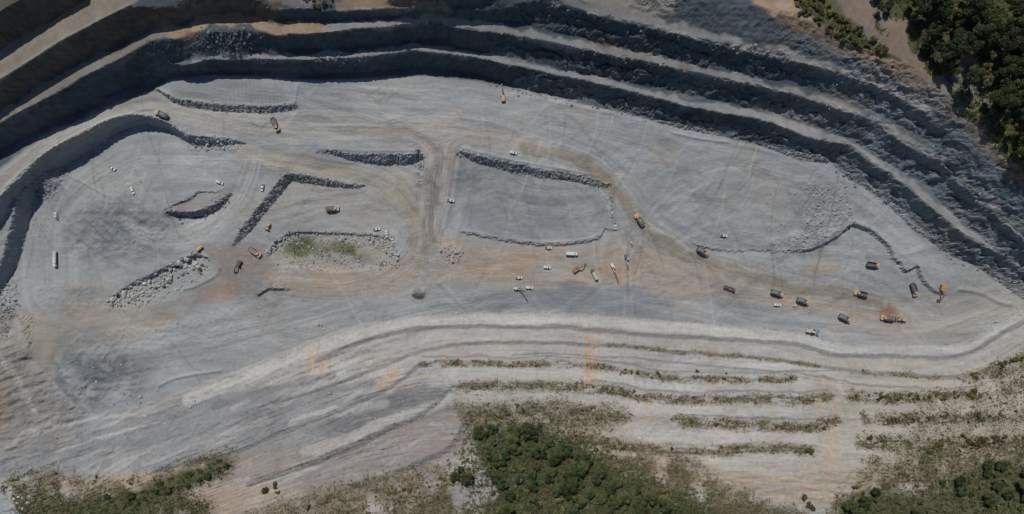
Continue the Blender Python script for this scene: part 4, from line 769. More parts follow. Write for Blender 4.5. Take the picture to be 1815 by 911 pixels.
def make_service_truck(bodymat="white", cabmat="white", flat=False, L=7.6):
    t = empty("service_truck"); x0 = -L / 2; x1 = L / 2
    MB().box((0,0,.8),(L - .3,.9,.3)).build("chassis", M["steel"], t, .02)
    c = MB().prism([(x1 - 1.9,.7),(x1,.7),(x1,1.6),(x1 - .25,2.6),(x1 - 1.9,2.65)], -1.15, 1.15).build("cab", M[cabmat], t, .08)
    MB()._add([(x1 + .02,-1.0,1.65),(x1 + .02,1.0,1.65),(x1 - .2,.95,2.45),(x1 - .2,-.95,2.45)], [(0,1,2,3)]).build("windshield", M["glass"], c, 0)
    for y in (-1.16, 1.16): MB().box((x1 - .8,y,2.0),(.9,.05,.6)).build("side_window", M["glass"], c, 0)
    b = MB()
    if flat:
        b.box((-1.1,0,1.15),(L - 2.6,2.5,.15)); b.box((-1.1,1.2,1.5),(L - 2.6,.08,.6)); b.box((-1.1,-1.2,1.5),(L - 2.6,.08,.6)); b.box((x1 - 2.3,0,1.9),(.1,2.4,1.3)); b.box((x0 + .9,0,1.6),(1.2,1.8,.8)); b.cyl((x0 + 2.2,0,1.7),(x0 + 4.0,0,1.7),.5)
    else:
        b.box((-1.1,0,1.95),(L - 2.6,2.4,1.7)); b.box((-1.1,0,2.86),(L - 3.4,1.2,.16)); b.box((x0 + .6,0,2.9),(.5,1.8,.3))
    b.build("truck_bed" if flat else "box_body", M[bodymat], t, .04)
    for y in (-.85, .85): MB().box((x1 + .03,y,.95),(.1,.35,.22)).build("headlight", M["lamp"], t, 0)
    for x in (x1 - 1.0, x0 + 1.4):
        for y in (-.98, .98): wheel(t, x, y, .5, .4)
    return t
def make_light_tower():
    t = empty("light_tower")
    MB().box((0,0,.8),(1.9,1.2,.9)).build("generator_box", M["white"], t, .05); MB().box((1.4,0,.45),(1.4,.12,.12)).build("drawbar", M["steel"], t, 0)
    MB().cyl((-.5,0,1.2),(-.5,0,4.6),.09,.06).build("mast", M["steel"], t, 0); MB().box((-.5,0,4.6),(.15,1.5,.15)).build("crossbar", M["steel"], t, 0)
    for y in (-.6, .6): MB().box((-.4,y,4.75),(.25,.45,.35)).build("lamp_head", M["dark"], t, .02)
    for y in (-.7, .7): wheel(t, 0, y, .33, .2)
    return t

def smooth_h(x, y): return np.mean([hz(x + a, y + b) for a in (-1.5, 0, 1.5) for b in (-1.2, 0, 1.2)])
def put(o, u, v, du, dv, lift=0.0):
    """stand a thing on the ground seen at (u, v), heading along (du, dv) in the photo"""
    p = ground_at(u, v); h = math.atan2(-dv, du); z = smooth_h(p.x, p.y)
    e = 3.0; fx = (smooth_h(p.x + math.cos(h) * e, p.y + math.sin(h) * e) - smooth_h(p.x - math.cos(h) * e, p.y - math.sin(h) * e)) / (2 * e)
    fy = (smooth_h(p.x - math.sin(h) * e, p.y + math.cos(h) * e) - smooth_h(p.x + math.sin(h) * e, p.y - math.cos(h) * e)) / (2 * e)
    fx = max(-.14, min(.14, fx)); fy = max(-.14, min(.14, fy))
    o.location = (p.x, p.y, z + lift); o.rotation_euler = (math.atan(fy), -math.atan(fx), h); return o

HT = "yellow haul trucks working in the quarry"
P0 = {None: None}
def truck(u, v, du, dv, load, label, bedmat="bed"):
    key = (load, bedmat)
    if key not in P0: P0[key] = o = make_haul_truck(load, bedmat)
    else: o = copy_tree(P0[key])
    put(o, u, v, du, dv); tag(o, label, "haul truck", HT)
truck(287,203.5,-22,-9,"load_grey","haul truck loaded with grey rock, climbing the haul road at the upper left")
truck(489,221,11,24,None,"empty haul truck driving down past small grey mounds below the upper left pad")
truck(590,370,26,-2,"load_brown","haul truck carrying brown earth across the middle sub-pit","tan")
truck(1132.5,389.5,-13,-19,"load_grey","haul truck driving up the brown road at the bend right of the grey block")
truck(1244.5,445,20,12,"load_grey","haul truck coming down the brown road at the corner of the curved step")
truck(1545,469,25,4,None,"haul truck alone on open grey floor under the curved step")
truck(1524,520,-25,-6,None,"haul truck facing left, between the lone truck and the rust stained ground")
truck(1617.5,513,8,24,None,"haul truck waiting nose down, left of the amber excavator at the step end")
truck(1376,519,24,8,"load_grey","upper left truck of three queued on the pale ground, just above a white pickup")
truck(1421.5,533,24,8,"load_grey","middle truck of three queued on the pale ground, above the teal bucket loader")
truck(1495.5,563.5,23,11,"load_grey","lowest truck of three queued on the pale ground, left of the rust stained patch")
truck(1571,563,-26,-3,"load_brown","haul truck facing left under the rust stain, being filled by a wheel loader","tan")
truck(453,447,19,14,None,"haul truck with dusty tan bed parked at the left end of the green pond hollow","tan")

PG = "white pickups parked about the quarry floor"
PK = [make_pickup(), make_pickup(True)]; PKN = [0, 0]
def pickup(u, v, du, dv, label, c=0):
    o = PK[c] if PKN[c] == 0 else copy_tree(PK[c]); PKN[c] += 1; put(o, u, v, du, dv); o.scale = (1.06, 1.06, 1.06); tag(o, label, "pickup truck", PG)
pickup(972,438.5,12,1,"white pickup under the grey block's lower edge, left of the white service truck")
pickup(970,473.5,12,1,"white pickup on the brown drill rows, left of the orange excavator",1)
pickup(919.5,492,12,0,"white pickup parked just above the drill rig with the tall raised mast")
pickup(938.5,509.5,12,1,"white pickup parked right of the drill rig with the tall raised mast",1)
pickup(668,406,12,-1,"leftmost of three white pickups round the right rim of the green pond hollow")
pickup(686,414,1,12,"middle of three white pickups round the right rim of the green pond hollow",1)
pickup(696,424,3,11,"lowest of three white pickups round the right rim of the green pond hollow")
pickup(799,355,12,2,"white pickup at the right edge of the central ramp, left of the grey block")
pickup(910,270.5,12,2,"white pickup on the main road above the long face of the grey block",1)
pickup(1282.5,417,13,2,"white pickup alone on the upper grey floor above the curved step")
pickup(1377,540,12,1,"small white pickup beneath the first of the queued haul trucks",1)
pickup(1090.5,400,1,12,"white pickup at the lower right corner of the grey block beside the brown road")
pickup(200,298,11,7,"white pickup nearest the shaded foot of the left wall")
pickup(236,338,5,12,"white pickup on the left sub-pit floor, right of the tumbled grey ground",1)
pickup(101,383,-3,-12,"white pickup above the long white tanker near the left wall")
pickup(390,323.5,12,4,"white pickup at the top end of the raised brown slab",1)
pickup(466,332,-3,12,"white pickup beside the corner of the middle sub-pit wall")

def one(o, u, v, du, dv, label, cat, group=None): put(o, u, v, du, dv); tag(o, label, cat, group)
EG = "excavators digging in the quarry"
one(make_excavator("amber", "grey", 8.8, 0, s=1.05), 1669, 511, -4, 18, "bright amber excavator reaching down off the broken end of the curved step", "excavator", EG)
one(make_excavator("yellow", "yellow", 8.0, .6), 354, 441, -12, 12, "yellow excavator reaching into the rock trench above the pale boulders", "excavator", EG)
one(make_excavator("orange", "orange", 8.4, .4, s=.95), 1021, 478, 14, -9, "orange red excavator on brown ground between pickup and green tank truck", "excavator", EG)
one(make_excavator("yellow", "pink", 9.6, 0), 891.5, 173, -2, -17, "yellow excavator with faded red boom digging at the foot of the top wall", "excavator", EG)
one(make_excavator("dark", "dark", 6.6, 1.2, s=1.0), 424, 468, -7, 15, "dark grey excavator with dirty boom on the brown ground left of the pond hollow", "excavator", EG)
LG = "wheel loaders on the lower floor"
one(make_loader("cream", "teal"), 1438, 587, 26, 6, "cream wheel loader with teal bucket at the foot of the pale lower wall", "wheel loader", LG)
KB = bpy.data.objects["wheel_loader"]; KB.scale = (1.2, 1.2, 1.2)
one(make_loader("yellow"), 1595.5, 566, -26, -2, "wheel loader filling the haul truck under the rust stained patch", "wheel loader", LG)
one(make_dozer("yellow"), 477, 402, -5, 14, "yellow bulldozer with lowered blade above the left end of the pond hollow", "bulldozer")
RG = "drill rigs on the blasting ground"
one(make_drill("green", "dark", 20, 12), 916, 511, 12, 3, "pale drill rig with tall raised mast casting a thin shadow, below two pickups", "drill rig", RG)
one(make_drill("white", "maroon", 62, 10.5), 1085.5, 472, 9, 22, "white drill rig with maroon mast lowered toward the bottom, on brown ground", "drill rig", RG)
one(make_drill("blue", "white", 30, 6, "white"), 1109.5, 456, 3, 14, "small blue and white drill rig on the pale track crossing", "drill rig", RG)
one(make_tanker("white", "white", 11.6), 100, 459.5, 0, 14, "long white tanker standing alone by the shaded left wall", "tank truck", "tank trucks")
one(make_tanker("green", "dark", 8.6), 1053, 486.5, -8, -16, "pale green tank truck with dark cab between orange excavator and maroon mast", "tank truck", "tank trucks")
one(make_service_truck("white", "white", False, 9.0), 1013, 449.5, 18, 1, "white box bodied service truck below the lower edge of the grey block", "service truck")
one(make_service_truck("maroon", "maroon", True, 9.0), 1292, 511, 18, 6, "maroon flatbed service truck parked under the brown road", "service truck")
LT = make_light_tower()
one(LT, 1085.5, 377.5, 0, 8, "small light tower by the right edge of the grey block, above a pickup", "light tower", "portable light towers")
one(copy_tree(LT), 1119, 430, 3, 8, "small light tower on the track above the blue and white drill", "light tower", "portable light towers")
one(copy_tree(LT), 1408, 541.5, 8, 3, "small light tower between the queued haul trucks and the teal bucket loader", "light tower", "portable light towers")

# ------------------------------------------------------------------ rocks
def attr_mat(name, attr, rough=.95, trans=0.0, vary=.25, spec=.1, noise=None):
    m, nt, b = new_mat(name); N = nt.nodes; L = nt.links
    at = N.new("ShaderNodeAttribute"); at.attribute_name = attr; oi = N.new("ShaderNodeObjectInfo")
    mr = N.new("ShaderNodeMapRange"); mr.inputs["To Min"].default_value = 1 - vary; mr.inputs["To Max"].default_value = 1 + vary; L.new(oi.outputs["Random"], mr.inputs["Value"])
    mx = N.new("ShaderNodeMix"); mx.data_type = 'RGBA'; mx.blend_type = 'MULTIPLY'; mx.inputs["Factor"].default_value = 1; L.new(at.outputs["Color"], mx.inputs["A"]); L.new(mr.outputs[0], mx.inputs["B"])
    out = mx.outputs["Result"]
    if noise:
        tc = N.new("ShaderNodeTexCoord"); n = N.new("ShaderNodeTexNoise"); n.inputs["Scale"].default_value = noise; n.inputs["Detail"].default_value = 5; L.new(tc.outputs["Object"], n.inputs["Vector"])
        m2 = N.new("ShaderNodeMapRange"); m2.inputs["From Min"].default_value = .3; m2.inputs["From Max"].default_value = .7; m2.inputs["To Min"].default_value = .72; m2.inputs["To Max"].default_value = 1.25; L.new(n.outputs[0], m2.inputs["Value"])
        my = N.new("ShaderNodeMix"); my.data_type = 'RGBA'; my.blend_type = 'MULTIPLY'; my.inputs["Factor"].default_value = 1; L.new(out, my.inputs["A"]); L.new(m2.outputs[0], my.inputs["B"]); out = my.outputs["Result"]
    L.new(out, b.inputs["Base Color"]); b.inputs["Roughness"].default_value = rough; b.inputs["Specular IOR Level"].default_value = spec
    if trans:
        tr = N.new("ShaderNodeBsdfTranslucent"); ms = N.new("ShaderNodeMixShader"); ms.inputs[0].default_value = trans; L.new(out, tr.inputs["Color"])
        L.new(b.outputs[0], ms.inputs[1]); L.new(tr.outputs[0], ms.inputs[2]); L.new(ms.outputs[0], nt.nodes["Material Output"].inputs["Surface"])
    return m
def raw_mesh(name, V, F, colr_, m, smooth=False):
    """numpy arrays -> mesh with a 'tone' point colour; F is (n,3) or (n,4)"""
    me = bpy.data.meshes.new(name); k = F.shape[1]
    me.vertices.add(len(V)); me.vertices.foreach_set("co", V.astype(np.float32).ravel()); me.loops.add(F.size); me.loops.foreach_set("vertex_index", F.astype(np.int32).ravel())
    me.polygons.add(len(F)); me.polygons.foreach_set("loop_start", (np.arange(len(F)) * k).astype(np.int32)); me.update(calc_edges=True)
    if not smooth: a = me.attributes.new("sharp_face", 'BOOLEAN', 'FACE'); a.data.foreach_set("value", np.ones(len(F), bool))
    a = me.attributes.new("tone", 'FLOAT_COLOR', 'POINT'); a.data.foreach_set("color", np.c_[colr_, np.ones(len(V))].astype(np.float32).ravel()); me.materials.append(m); return me
def obj(name, me, parent=None):
    o = bpy.data.objects.new(name, me); COL.objects.link(o)
    if parent: o.parent = parent
    return o
def ico(sub):
    bm = bmesh.new(); bmesh.ops.create_icosphere(bm, subdivisions=sub, radius=1); V = np.array([v.co[:] for v in bm.verts]); F = np.array([[v.index for v in f.verts] for f in bm.faces]); bm.free(); return V, F
ROCKM = attr_mat("boulder_rock", "tone", .95, 0, .3, .1, 1.2)
BOULD = []
for k in range(7):
    V, F = ico(2); r = np.random.default_rng(300 + k); V = V.copy()
    for j in range(9):                       # knock flat facets off
        n = r.normal(size=3); n /= np.linalg.norm(n); d = r.uniform(.5, .85); q = V @ n; V -= np.outer(np.maximum(q - d, 0), n)
    V *= r.uniform(.7, 1.25, 3); V += r.normal(0, .03, V.shape); V[:, 2] += .35
    BOULD.append(raw_mesh("boulder", V, F, np.tile([[.335,.335,.32]], (len(V), 1)) * r.uniform(.85, 1.1), ROCKM))
def poly_pts(pl, n, sep=0.0, edge=0, tries=60):
    P = np.array(pl, float); x0, y0 = P.min(0); x1, y1 = P.max(0); out = []; t = 0; hole = [(1680,95),(1722,82),(1738,108),(1690,128)]
    while len(out) < n and t < n * tries:
        t += 1; u = rng.uniform(x0, x1); v = rng.uniform(y0, y1)
        if not inside(P, np.array([u]), np.array([v]))[0]: continue
        if n == 92 and (inside(np.array(hole, float), np.array([u]), np.array([v]))[0] or perlin(np.array([u / 34.0]), np.array([v / 34.0]), 9)[0] < -.38): continue
        if sep and any((u - a) ** 2 + (v - b) ** 2 < sep * sep for a, b in out[-400:]): continue
        out.append((u, v))
    return out
def boulders(pl, n, r0, r1, label, group, sep=0):
    for u, v in poly_pts(pl, n, sep):
        p = ground_at(u, v); r = r0 + (r1 - r0) * rng.random() ** 2.2
        o = obj("boulder", BOULD[int(rng.integers(7))]); o.location = (p.x, p.y, p.z - .12 * r); o.scale = (r * rng.uniform(.8, 1.25), r * rng.uniform(.8, 1.25), r * rng.uniform(.75, 1.1))
        o.rotation_euler = (rng.normal(0, .25), rng.normal(0, .25), rng.uniform(0, 6.28)); tag(o, label, "boulder", group)
boulders([(188,536),(205,520),(240,502),(285,490),(305,500),(270,525),(240,542),(205,546)], 70, .9, 2.5, "pale grey boulder in the dumped pile at the lower left end of the rock trench", "boulders piled in the trench", 5)
boulders([(285,488),(305,466),(345,456),(352,474),(330,486),(300,500)], 22, 1.6, 3.4, "large pale boulder heaped at the upper end of the rock trench below the excavator", "large trench boulders", 7)
boulders([(345,458),(366,460),(372,478),(355,492),(342,482)], 14, .6, 1.2, "small boulder around the bush at the right end of the rock trench", "small trench boulders", 4)
boulders([(474,446),(484,430),(505,416),(527,409),(530,418),(505,428),(490,442),(480,453)], 26, .9, 1.9, "boulder lining the upper left bank of the green pond hollow", "boulders on the pond's left bank", 5)
boulders([(526,412),(600,410),(676,415),(684,434),(620,432),(540,426)], 24, .6, 1.4, "boulder lining the upper bank of the green pond hollow", "boulders on the pond's upper bank", 4)
boulders([(640,424),(680,420),(705,442),(712,465),(695,482),(676,470),(684,450),(662,436)], 46, .7, 1.7, "boulder heaped at the right end of the green pond hollow", "boulders at the pond's right end", 4)
boulders([(490,459),(560,462),(640,462),(690,466),(688,476),(600,478),(555,472),(492,468)], 46, .5, 1.3, "pale boulder along the lower bank of the green pond hollow", "boulders on the pond's lower bank", 4)
boulders([(778,440),(800,434),(822,446),(820,462),(800,464),(782,455)], 20, .8, 1.7, "boulder in the small heap right of the central ramp's foot", "boulders beside the ramp", 5)
boulders([(335,242),(380,246),(420,250),(418,262),(360,266),(338,258)], 26, .6, 1.5, "dark boulder in the rubble under the left end of the haul road drop", "boulders under the haul road", 4)

ICV, ICF = ico(1)
def scatter_rocks(zones):
    VV = []; FF = []; CC = []; k = 0
    for pl, n, r0, r1, col in zones:
        P = np.array(pl, float); u = rng.uniform(P[:, 0].min(), P[:, 0].max(), n * 6); v = rng.uniform(P[:, 1].min(), P[:, 1].max(), n * 6); m = inside(P, u, v); u = u[m][:n]; v = v[m][:n]; j = rng.random(len(u)) < .35; u = u + j * rng.normal(0, 5, len(u)); v = v + j * rng.normal(0, 4, len(u))
        G = ground_many(u, v); r = r0 * .8 + (r1 * 1.35 - r0) * rng.random(len(u)) ** 4.5
        for i in range(len(u)):
            V = ICV * r[i] * rng.uniform(.6, 1.2, 3) * (1 + rng.normal(0, .12, (len(ICV), 1))); VV.append(V + G[i]); FF.append(ICF + k); CC.append(np.tile(np.array(col) * rng.uniform(.7, 1.2), (len(V), 1))); k += len(V)
    return np.vstack(VV), np.vstack(FF), np.vstack(CC)
RC = (.26,.275,.28); RD = (.13,.145,.155); RP = (.33,.33,.315)
zones = [([(180,540),(210,512),(300,470),(350,455),(375,470),(350,500),(260,530),(210,552)], 420, .2, .8, RP), ([(470,450),(500,418),(600,410),(690,416),(712,460),(690,484),(560,482),(480,470)], 700, .18, .7, (.29,.28,.25)), ([(325,238),(430,250),(425,264),(340,268)], 300, .25, .9, RC),
         ([(415,430),(440,388),(500,308),(640,328),(640,336),(510,318),(450,392),(425,434)], 700, .2, .7, RD), ([(565,270),(750,272),(748,296),(680,292),(600,280)], 500, .2, .7, RD), ([(815,266),(900,284),(1080,326),(1075,340),(1000,318),(880,296),(825,278)], 500, .2, .7, RD),
         ([(1420,320),(1500,325),(1515,395),(1440,440),(1350,440),(1400,420),(1430,390)], 700, .25, .95, RC), ([(1380,300),(1500,310),(1500,420),(1300,440),(1340,380)], 200, .2, .7, RC), ([(300,374),(345,382),(400,345),(412,360),(370,388),(310,392)], 260, .25, .9, RD), ([(280,164),(310,176),(400,188),(520,186),(520,194),(400,196),(320,184)], 420, .2, .65, RD),
         ([(0,500),(34,500),(28,560),(10,600),(0,600)], 200, .3, 1.0, RD), ([(450,525),(475,520),(470,565),(450,560)], 60, .25, .9, RP), ([(530,560),(570,565),(575,585),(540,585)], 50, .25, .9, RP), ([(200,575),(330,560),(340,600),(220,620)], 90, .2, .8, RC), ([(100,600),(250,620),(250,715),(100,710)], 110, .2, .8, RC),
         ([(1560,440),(1640,470),(1660,520),(1600,490)], 160, .2, .7, RC), ([(1490,296),(1600,366),(1700,458),(1815,492),(1815,505),(1690,468),(1590,378),(1480,304)], 600, .25, .9, RD), ([(860,143),(1040,183),(1270,236),(1360,252),(1360,262),(1230,232),(1000,184),(860,152)], 500, .25, .9, RD), ([(1085,335),(1070,380),(1060,360)], 60, .2, .6, RC),
         ([(300,170),(400,180),(1000,200),(1300,260),(1500,400),(1650,560),(1000,545),(500,540),(100,560),(80,420),(250,250)], 900, .15, .45, RC), ([(50,300),(110,330),(80,470),(60,440)], 120, .2, .5, RD), ([(220,700),(260,690),(250,720)], 24, .4, 1.1, RC), ([(330,715),(360,710),(350,735)], 20, .4, 1.2, RC), ([(350,48),(440,48),(470,66),(440,98),(370,100)], 260, .3, 1.0, RD), ([(550,96),(660,94),(640,110),(560,112)], 90, .3, .9, RC), ([(450,100),(500,102),(498,112),(455,112)], 60, .3, .9, RC), ([(560,100),(660,97),(650,116),(565,118)], 70, .4, 1.0, RC),
         ([(0,850),(30,870),(70,900),(60,911),(40,905),(10,880)], 60, .3, 1.2, RP), ([(760,600),(1815,600),(1815,760),(760,720)], 900, .2, .7, RP), ([(60,720),(760,690),(760,800),(60,840)], 500, .2, .7, RC), ([(950,0),(1400,90),(1600,190),(1700,300),(1815,420),(1815,440),(1680,310),(1580,210),(1370,110),(940,10)], 350, .3, 1.0, RC), ([(860,50),(1360,146),(1560,210),(1560,222),(1350,158),(860,62)], 260, .3, .8, RC)]
V, F, Cc = scatter_rocks(zones); o = obj("loose_rubble", raw_mesh("loose_rubble", V, F, Cc, ROCKM)); tag(o, "loose grey rubble strewn under the faces and over the quarry floor", "rubble", None, "stuff")

# ------------------------------------------------------------------ vegetation
LEAF = attr_mat("leaf", "tone", .6, .18, .32, .25); BARK = mat("bark", (.13,.105,.08), .9, 0, .3, 4); DEADW = mat("bleached_wood", (.5,.46,.4), .85, 0, .2, 4)
def cards(P, Nn, size, r, asp=1.5):
    """leaf sprays: one bent diamond of 2 quads-as-triangles each, facing roughly along Nn"""
    n = len(P); a = r.normal(size=(n, 3)); t = a - (a * Nn).sum(1, keepdims=True) * Nn; t /= np.linalg.norm(t, axis=1, keepdims=True) + 1e-9; b = np.cross(Nn, t); s = size[:, None]
    tip = P + t * s * asp * .5 - Nn * s * .15; tail = P - t * s * asp * .5 - Nn * s * .1; l = P + b * s * .45 - Nn * s * .12; q = P - b * s * .45 - Nn * s * .12
    V = np.stack([tail, l, tip, q], 1).reshape(-1, 3); F = np.arange(4 * n).reshape(n, 4); return V, F
def crown_mesh(name, seed, R, Hc, nl, ncards, size, base, green=1.0, flat=.8, hue=(.052,.068,.026)):
    r = np.random.default_rng(seed); Ps = []; Ns = []; Cs = []
    for k in range(nl):
        th = r.uniform(0, 6.28); q = R * (.0 if k == 0 else r.uniform(.35, .78)); c = np.array([q * math.cos(th), q * math.sin(th), base + Hc * r.uniform(.35, .8) * (1 - .35 * q / R)]); rad = R * r.uniform(.3, .5)
        m = ncards // nl; d = r.normal(size=(m, 3)); d /= np.linalg.norm(d, axis=1, keepdims=True); d[:, 2] = np.abs(d[:, 2]) * 1.0 - .25 * (r.random(m) < .35)
        P = c + d * rad * np.array([1, 1, flat]) * (r.random((m, 1)) ** .35); N_ = d + r.normal(0, .45, (m, 3)) + np.array([0, 0, .5]); N_ /= np.linalg.norm(N_, axis=1, keepdims=True)
        Ps.append(P); Ns.append(N_); tn = r.uniform(.65, 1.3); Cs.append(np.tile(np.array(hue) * tn, (m, 1)) * r.uniform(.7, 1.35, (m, 1)) * np.array([[1 + r.uniform(-.15, .35), 1, 1 - r.uniform(0, .3)]]))
    P = np.vstack(Ps); N_ = np.vstack(Ns); Cl = np.vstack(Cs); V, F = cards(P, N_, r.uniform(.6, 1.25, len(P)) * size, r); return raw_mesh(name, V, F, np.repeat(Cl * green, 4, 0), LEAF)
def trunk_mesh(seed, h, r0, R, limbs=5):
    r = np.random.default_rng(seed); b = MB(); p = Vector((0, 0, -.4)); rad = r0
    for k in range(4):
        q = Vector((r.normal(0, .2), r.normal(0, .2), h * (k + 1) / 4)); b.cyl(p, q, rad, rad * .8, 7); p = q; rad *= .8
    for k in range(limbs):
        th = r.uniform(0, 6.28); z = h * r.uniform(.55, .95); e = Vector((math.cos(th) * R * r.uniform(.4, .75), math.sin(th) * R * r.uniform(.4, .75), z + h * r.uniform(.15, .4))); b.cyl((0, 0, z), e, r0 * .4, r0 * .12, 5)
    o = b.build("trunk", BARK, None, 0); me = o.data; bpy.data.objects.remove(o); return me
TREES = []
for k in range(8):
    R = [3.0, 3.8, 5.2, 2.4, 3.4, 4.6, 6.0, 2.8][k]; h = R * [1.6, 1.9, 1.5, 2.3, 1.7, 1.8, 1.5, 2.0][k]
    TREES.append((crown_mesh("crown", 500 + k, R, R * 1.4, [8, 10, 15, 6, 9, 13, 18, 7][k], int(120 * R * R), .6, h * .5, [1, .7, 1.1, .9, 1.35, .75, .95, 1.5][k], hue=[(.036,.056,.022), (.034,.058,.026), (.042,.056,.02), (.034,.05,.024), (.056,.076,.024), (.03,.048,.022), (.042,.058,.024), (.07,.072,.03)][k]), trunk_mesh(520 + k, h, .28, R), R))
OLIVES = []
for k in range(8):
    R = [2.4, 3.4, 4.4, 1.8, 3.0, 5.2, 2.2, 3.8][k]; h = R * 1.4
    OLIVES.append((crown_mesh("crown", 580 + k, R, R * 1.15, [7, 10, 14, 5, 9, 17, 6, 12][k], int(120 * R * R), .6, h * .45, [1, .8, 1.1, 1.25, .85, .95, 1.3, .75][k], hue=[(.06,.085,.034), (.054,.084,.038), (.064,.084,.032), (.1,.098,.045), (.046,.075,.034), (.058,.08,.034), (.11,.105,.05), (.052,.074,.032)][k]), trunk_mesh(590 + k, h, .25, R), R))
SHR = [crown_mesh("foliage", 540 + k, 1.25, 1.3, 6, 330, .42, .05, [1.1, .9, 1.25, 1.0][k], hue=(.085,.09,.037)) for k in range(4)]
STEMS = trunk_mesh(560, .9, .07, 1.0, 6)
def palm_mesh(seed):
    r = np.random.default_rng(seed); V = []; F = []; Cc = []; k = 0
    for i in range(17):
        th = i * 2.4 + r.normal(0, .2); el = r.uniform(-.1, 1.0); L = r.uniform(2.8, 3.8); d = np.array([math.cos(th), math.sin(th), 0]); s = np.array([-d[1], d[0], 0]); pts = []
        for j in range(7):
            f = j / 6; pts.append(d * L * f * math.cos(el * (1 - f * .6)) + np.array([0, 0, math.sin(el) * L * f * .8 - 1.5 * f * f * L * .35]))
        col = np.array([.075, .095, .035]) * r.uniform(.6, 1.3)
        for j in range(6):                      # leaflets either side of the rib
            for sg in (-1, 1):
                w0 = .62 * math.sin(math.pi * (.15 + .8 * j / 6)); a, b = pts[j], pts[j + 1]; m = a + (b - a) * .55
                V += [a, m, m + s * sg * w0 + d * .25 - np.array([0, 0, .22]), a + s * sg * w0 * .95 + d * .18 - np.array([0, 0, .22])]; F.append([k, k + 1, k + 2, k + 3]); k += 4; Cc += [col] * 4
    return raw_mesh("fronds", np.array(V), np.array(F), np.array(Cc), LEAF)
PALMS = [palm_mesh(600 + k) for k in range(3)]
def palm_trunk():
    b = MB(); p = Vector((0, 0, -7.0))
    for k in range(5): q = Vector((.12 * k * k * .3, .05 * k, -7 + 7 * (k + 1) / 5)); b.cyl(p, q, .2 - .015 * k, .185 - .015 * k, 8); p = q
    off = p.copy(); o = b.build("trunk", BARK, None, 0)
    for v in o.data.vertices: v.co -= Vector((off.x, off.y, 0)) * ((v.co.z + 7) / 7)
    me = o.data; bpy.data.objects.remove(o); return me
PTR = palm_trunk()
def tree(p, k, s, label, group, name="tree", squash=1.0):
    cm, tm, R = (TREES[k] if "upper right" in label else OLIVES[k]); o = empty(name); o.location = p; o.rotation_euler = (0, 0, rng.uniform(0, 6.28)); o.scale = (s, s, s * squash)
    obj("crown", cm, o); obj("trunk", tm, o); tag(o, label, "tree", group)
def shrub(p, s, label, group, squash=1.0):
    o = empty("shrub"); o.location = p; o.rotation_euler = (0, 0, rng.uniform(0, 6.28)); o.scale = (s, s, s * squash)
    obj("foliage", SHR[int(rng.integers(4))], o); obj("stems", STEMS, o); tag(o, label, "shrub", group)
def palm(u, v, s, label, group):
    p = ground_at(u, v); o = empty("palm_tree"); o.location = p + Vector((0, 0, 0)); o.rotation_euler = (rng.normal(0, .06), rng.normal(0, .06), rng.uniform(0, 6.28)); o.scale = (s, s, s)
    a = obj("fronds", PALMS[int(rng.integers(3))], o); a.location = (0, 0, 7); b = obj("trunk", PTR, o); b.location = (0, 0, 7); tag(o, label, "palm tree", group)
def grove(pl, n, sep, s0, s1, label, group, squash=1.0, kinds=(0,1,2,3,4,5,6,7)):
    for u, v in poly_pts(pl, n, sep): tree(ground_at(u, v), kinds[int(rng.integers(len(kinds)))], rng.uniform(s0, s1), label, group, squash=squash)
grove([(1600,-14),(1840,-14),(1840,290),(1800,270),(1740,190),(1725,150),(1690,150),(1650,120),(1628,85),(1622,50),(1600,25)], 92, 14, .9, 1.35, "dark broadleaf tree in the dense forest filling the upper right corner", "trees of the upper right forest", 1.5)
grove([(1545,-12),(1572,-12),(1575,22),(1560,32),(1548,18)], 4, 12, .7, .9, "dark tree on the strip of ground between the two dirt tracks at the upper right", "trees between the dirt tracks", 1.2)
for u, v in ((1795,28),(1760,22),(1690,128),(1668,112),(1735,95),(1782,112),(1806,78),(1750,50),(1712,70),(1640,60),(1790,165),(1740,150),(1655,30),(1700,20),(1812,190),(1765,130)):
    palm(u, v, rng.uniform(.85, 1.15), "palm with star shaped fronds standing among the dark upper right forest", "palms of the upper right forest")
grove([(840,765),(870,752),(930,752),(985,762),(1010,785),(1040,810),(1090,835),(1120,860),(1160,880),(1210,900),(1240,925),(880,925),(872,880),(862,830),(835,790)], 100, 13.5, .8, 1.3, "green tree in the dense thicket at the bottom centre of the slope", "trees of the bottom centre thicket")
grove([(800,842),(815,825),(830,822),(835,846),(815,854)], 4, 8, .75, .9, "tree in the small round clump left of the bottom centre thicket", "small clump trees")
grove([(1500,890),(1545,868),(1590,872),(1640,885),(1650,925),(1490,925)], 18, 17, .7, 1.0, "green tree in the low copse on the bottom edge, second from the right", "trees of the bottom edge copse")
grove([(1655,845),(1700,838),(1740,820),(1790,815),(1830,830),(1830,925),(1780,925),(1740,890),(1690,870)], 26, 17, .7, 1.1, "green tree in the wood at the lower right corner", "trees of the lower right corner")
grove([(180,880),(260,862),(330,840),(395,812),(408,818),(396,842),(330,862),(280,880),(210,905)], 34, 14, .5, .8, "low green tree on the leafy strip along the lower left slope", "trees of the lower left strip", .85)

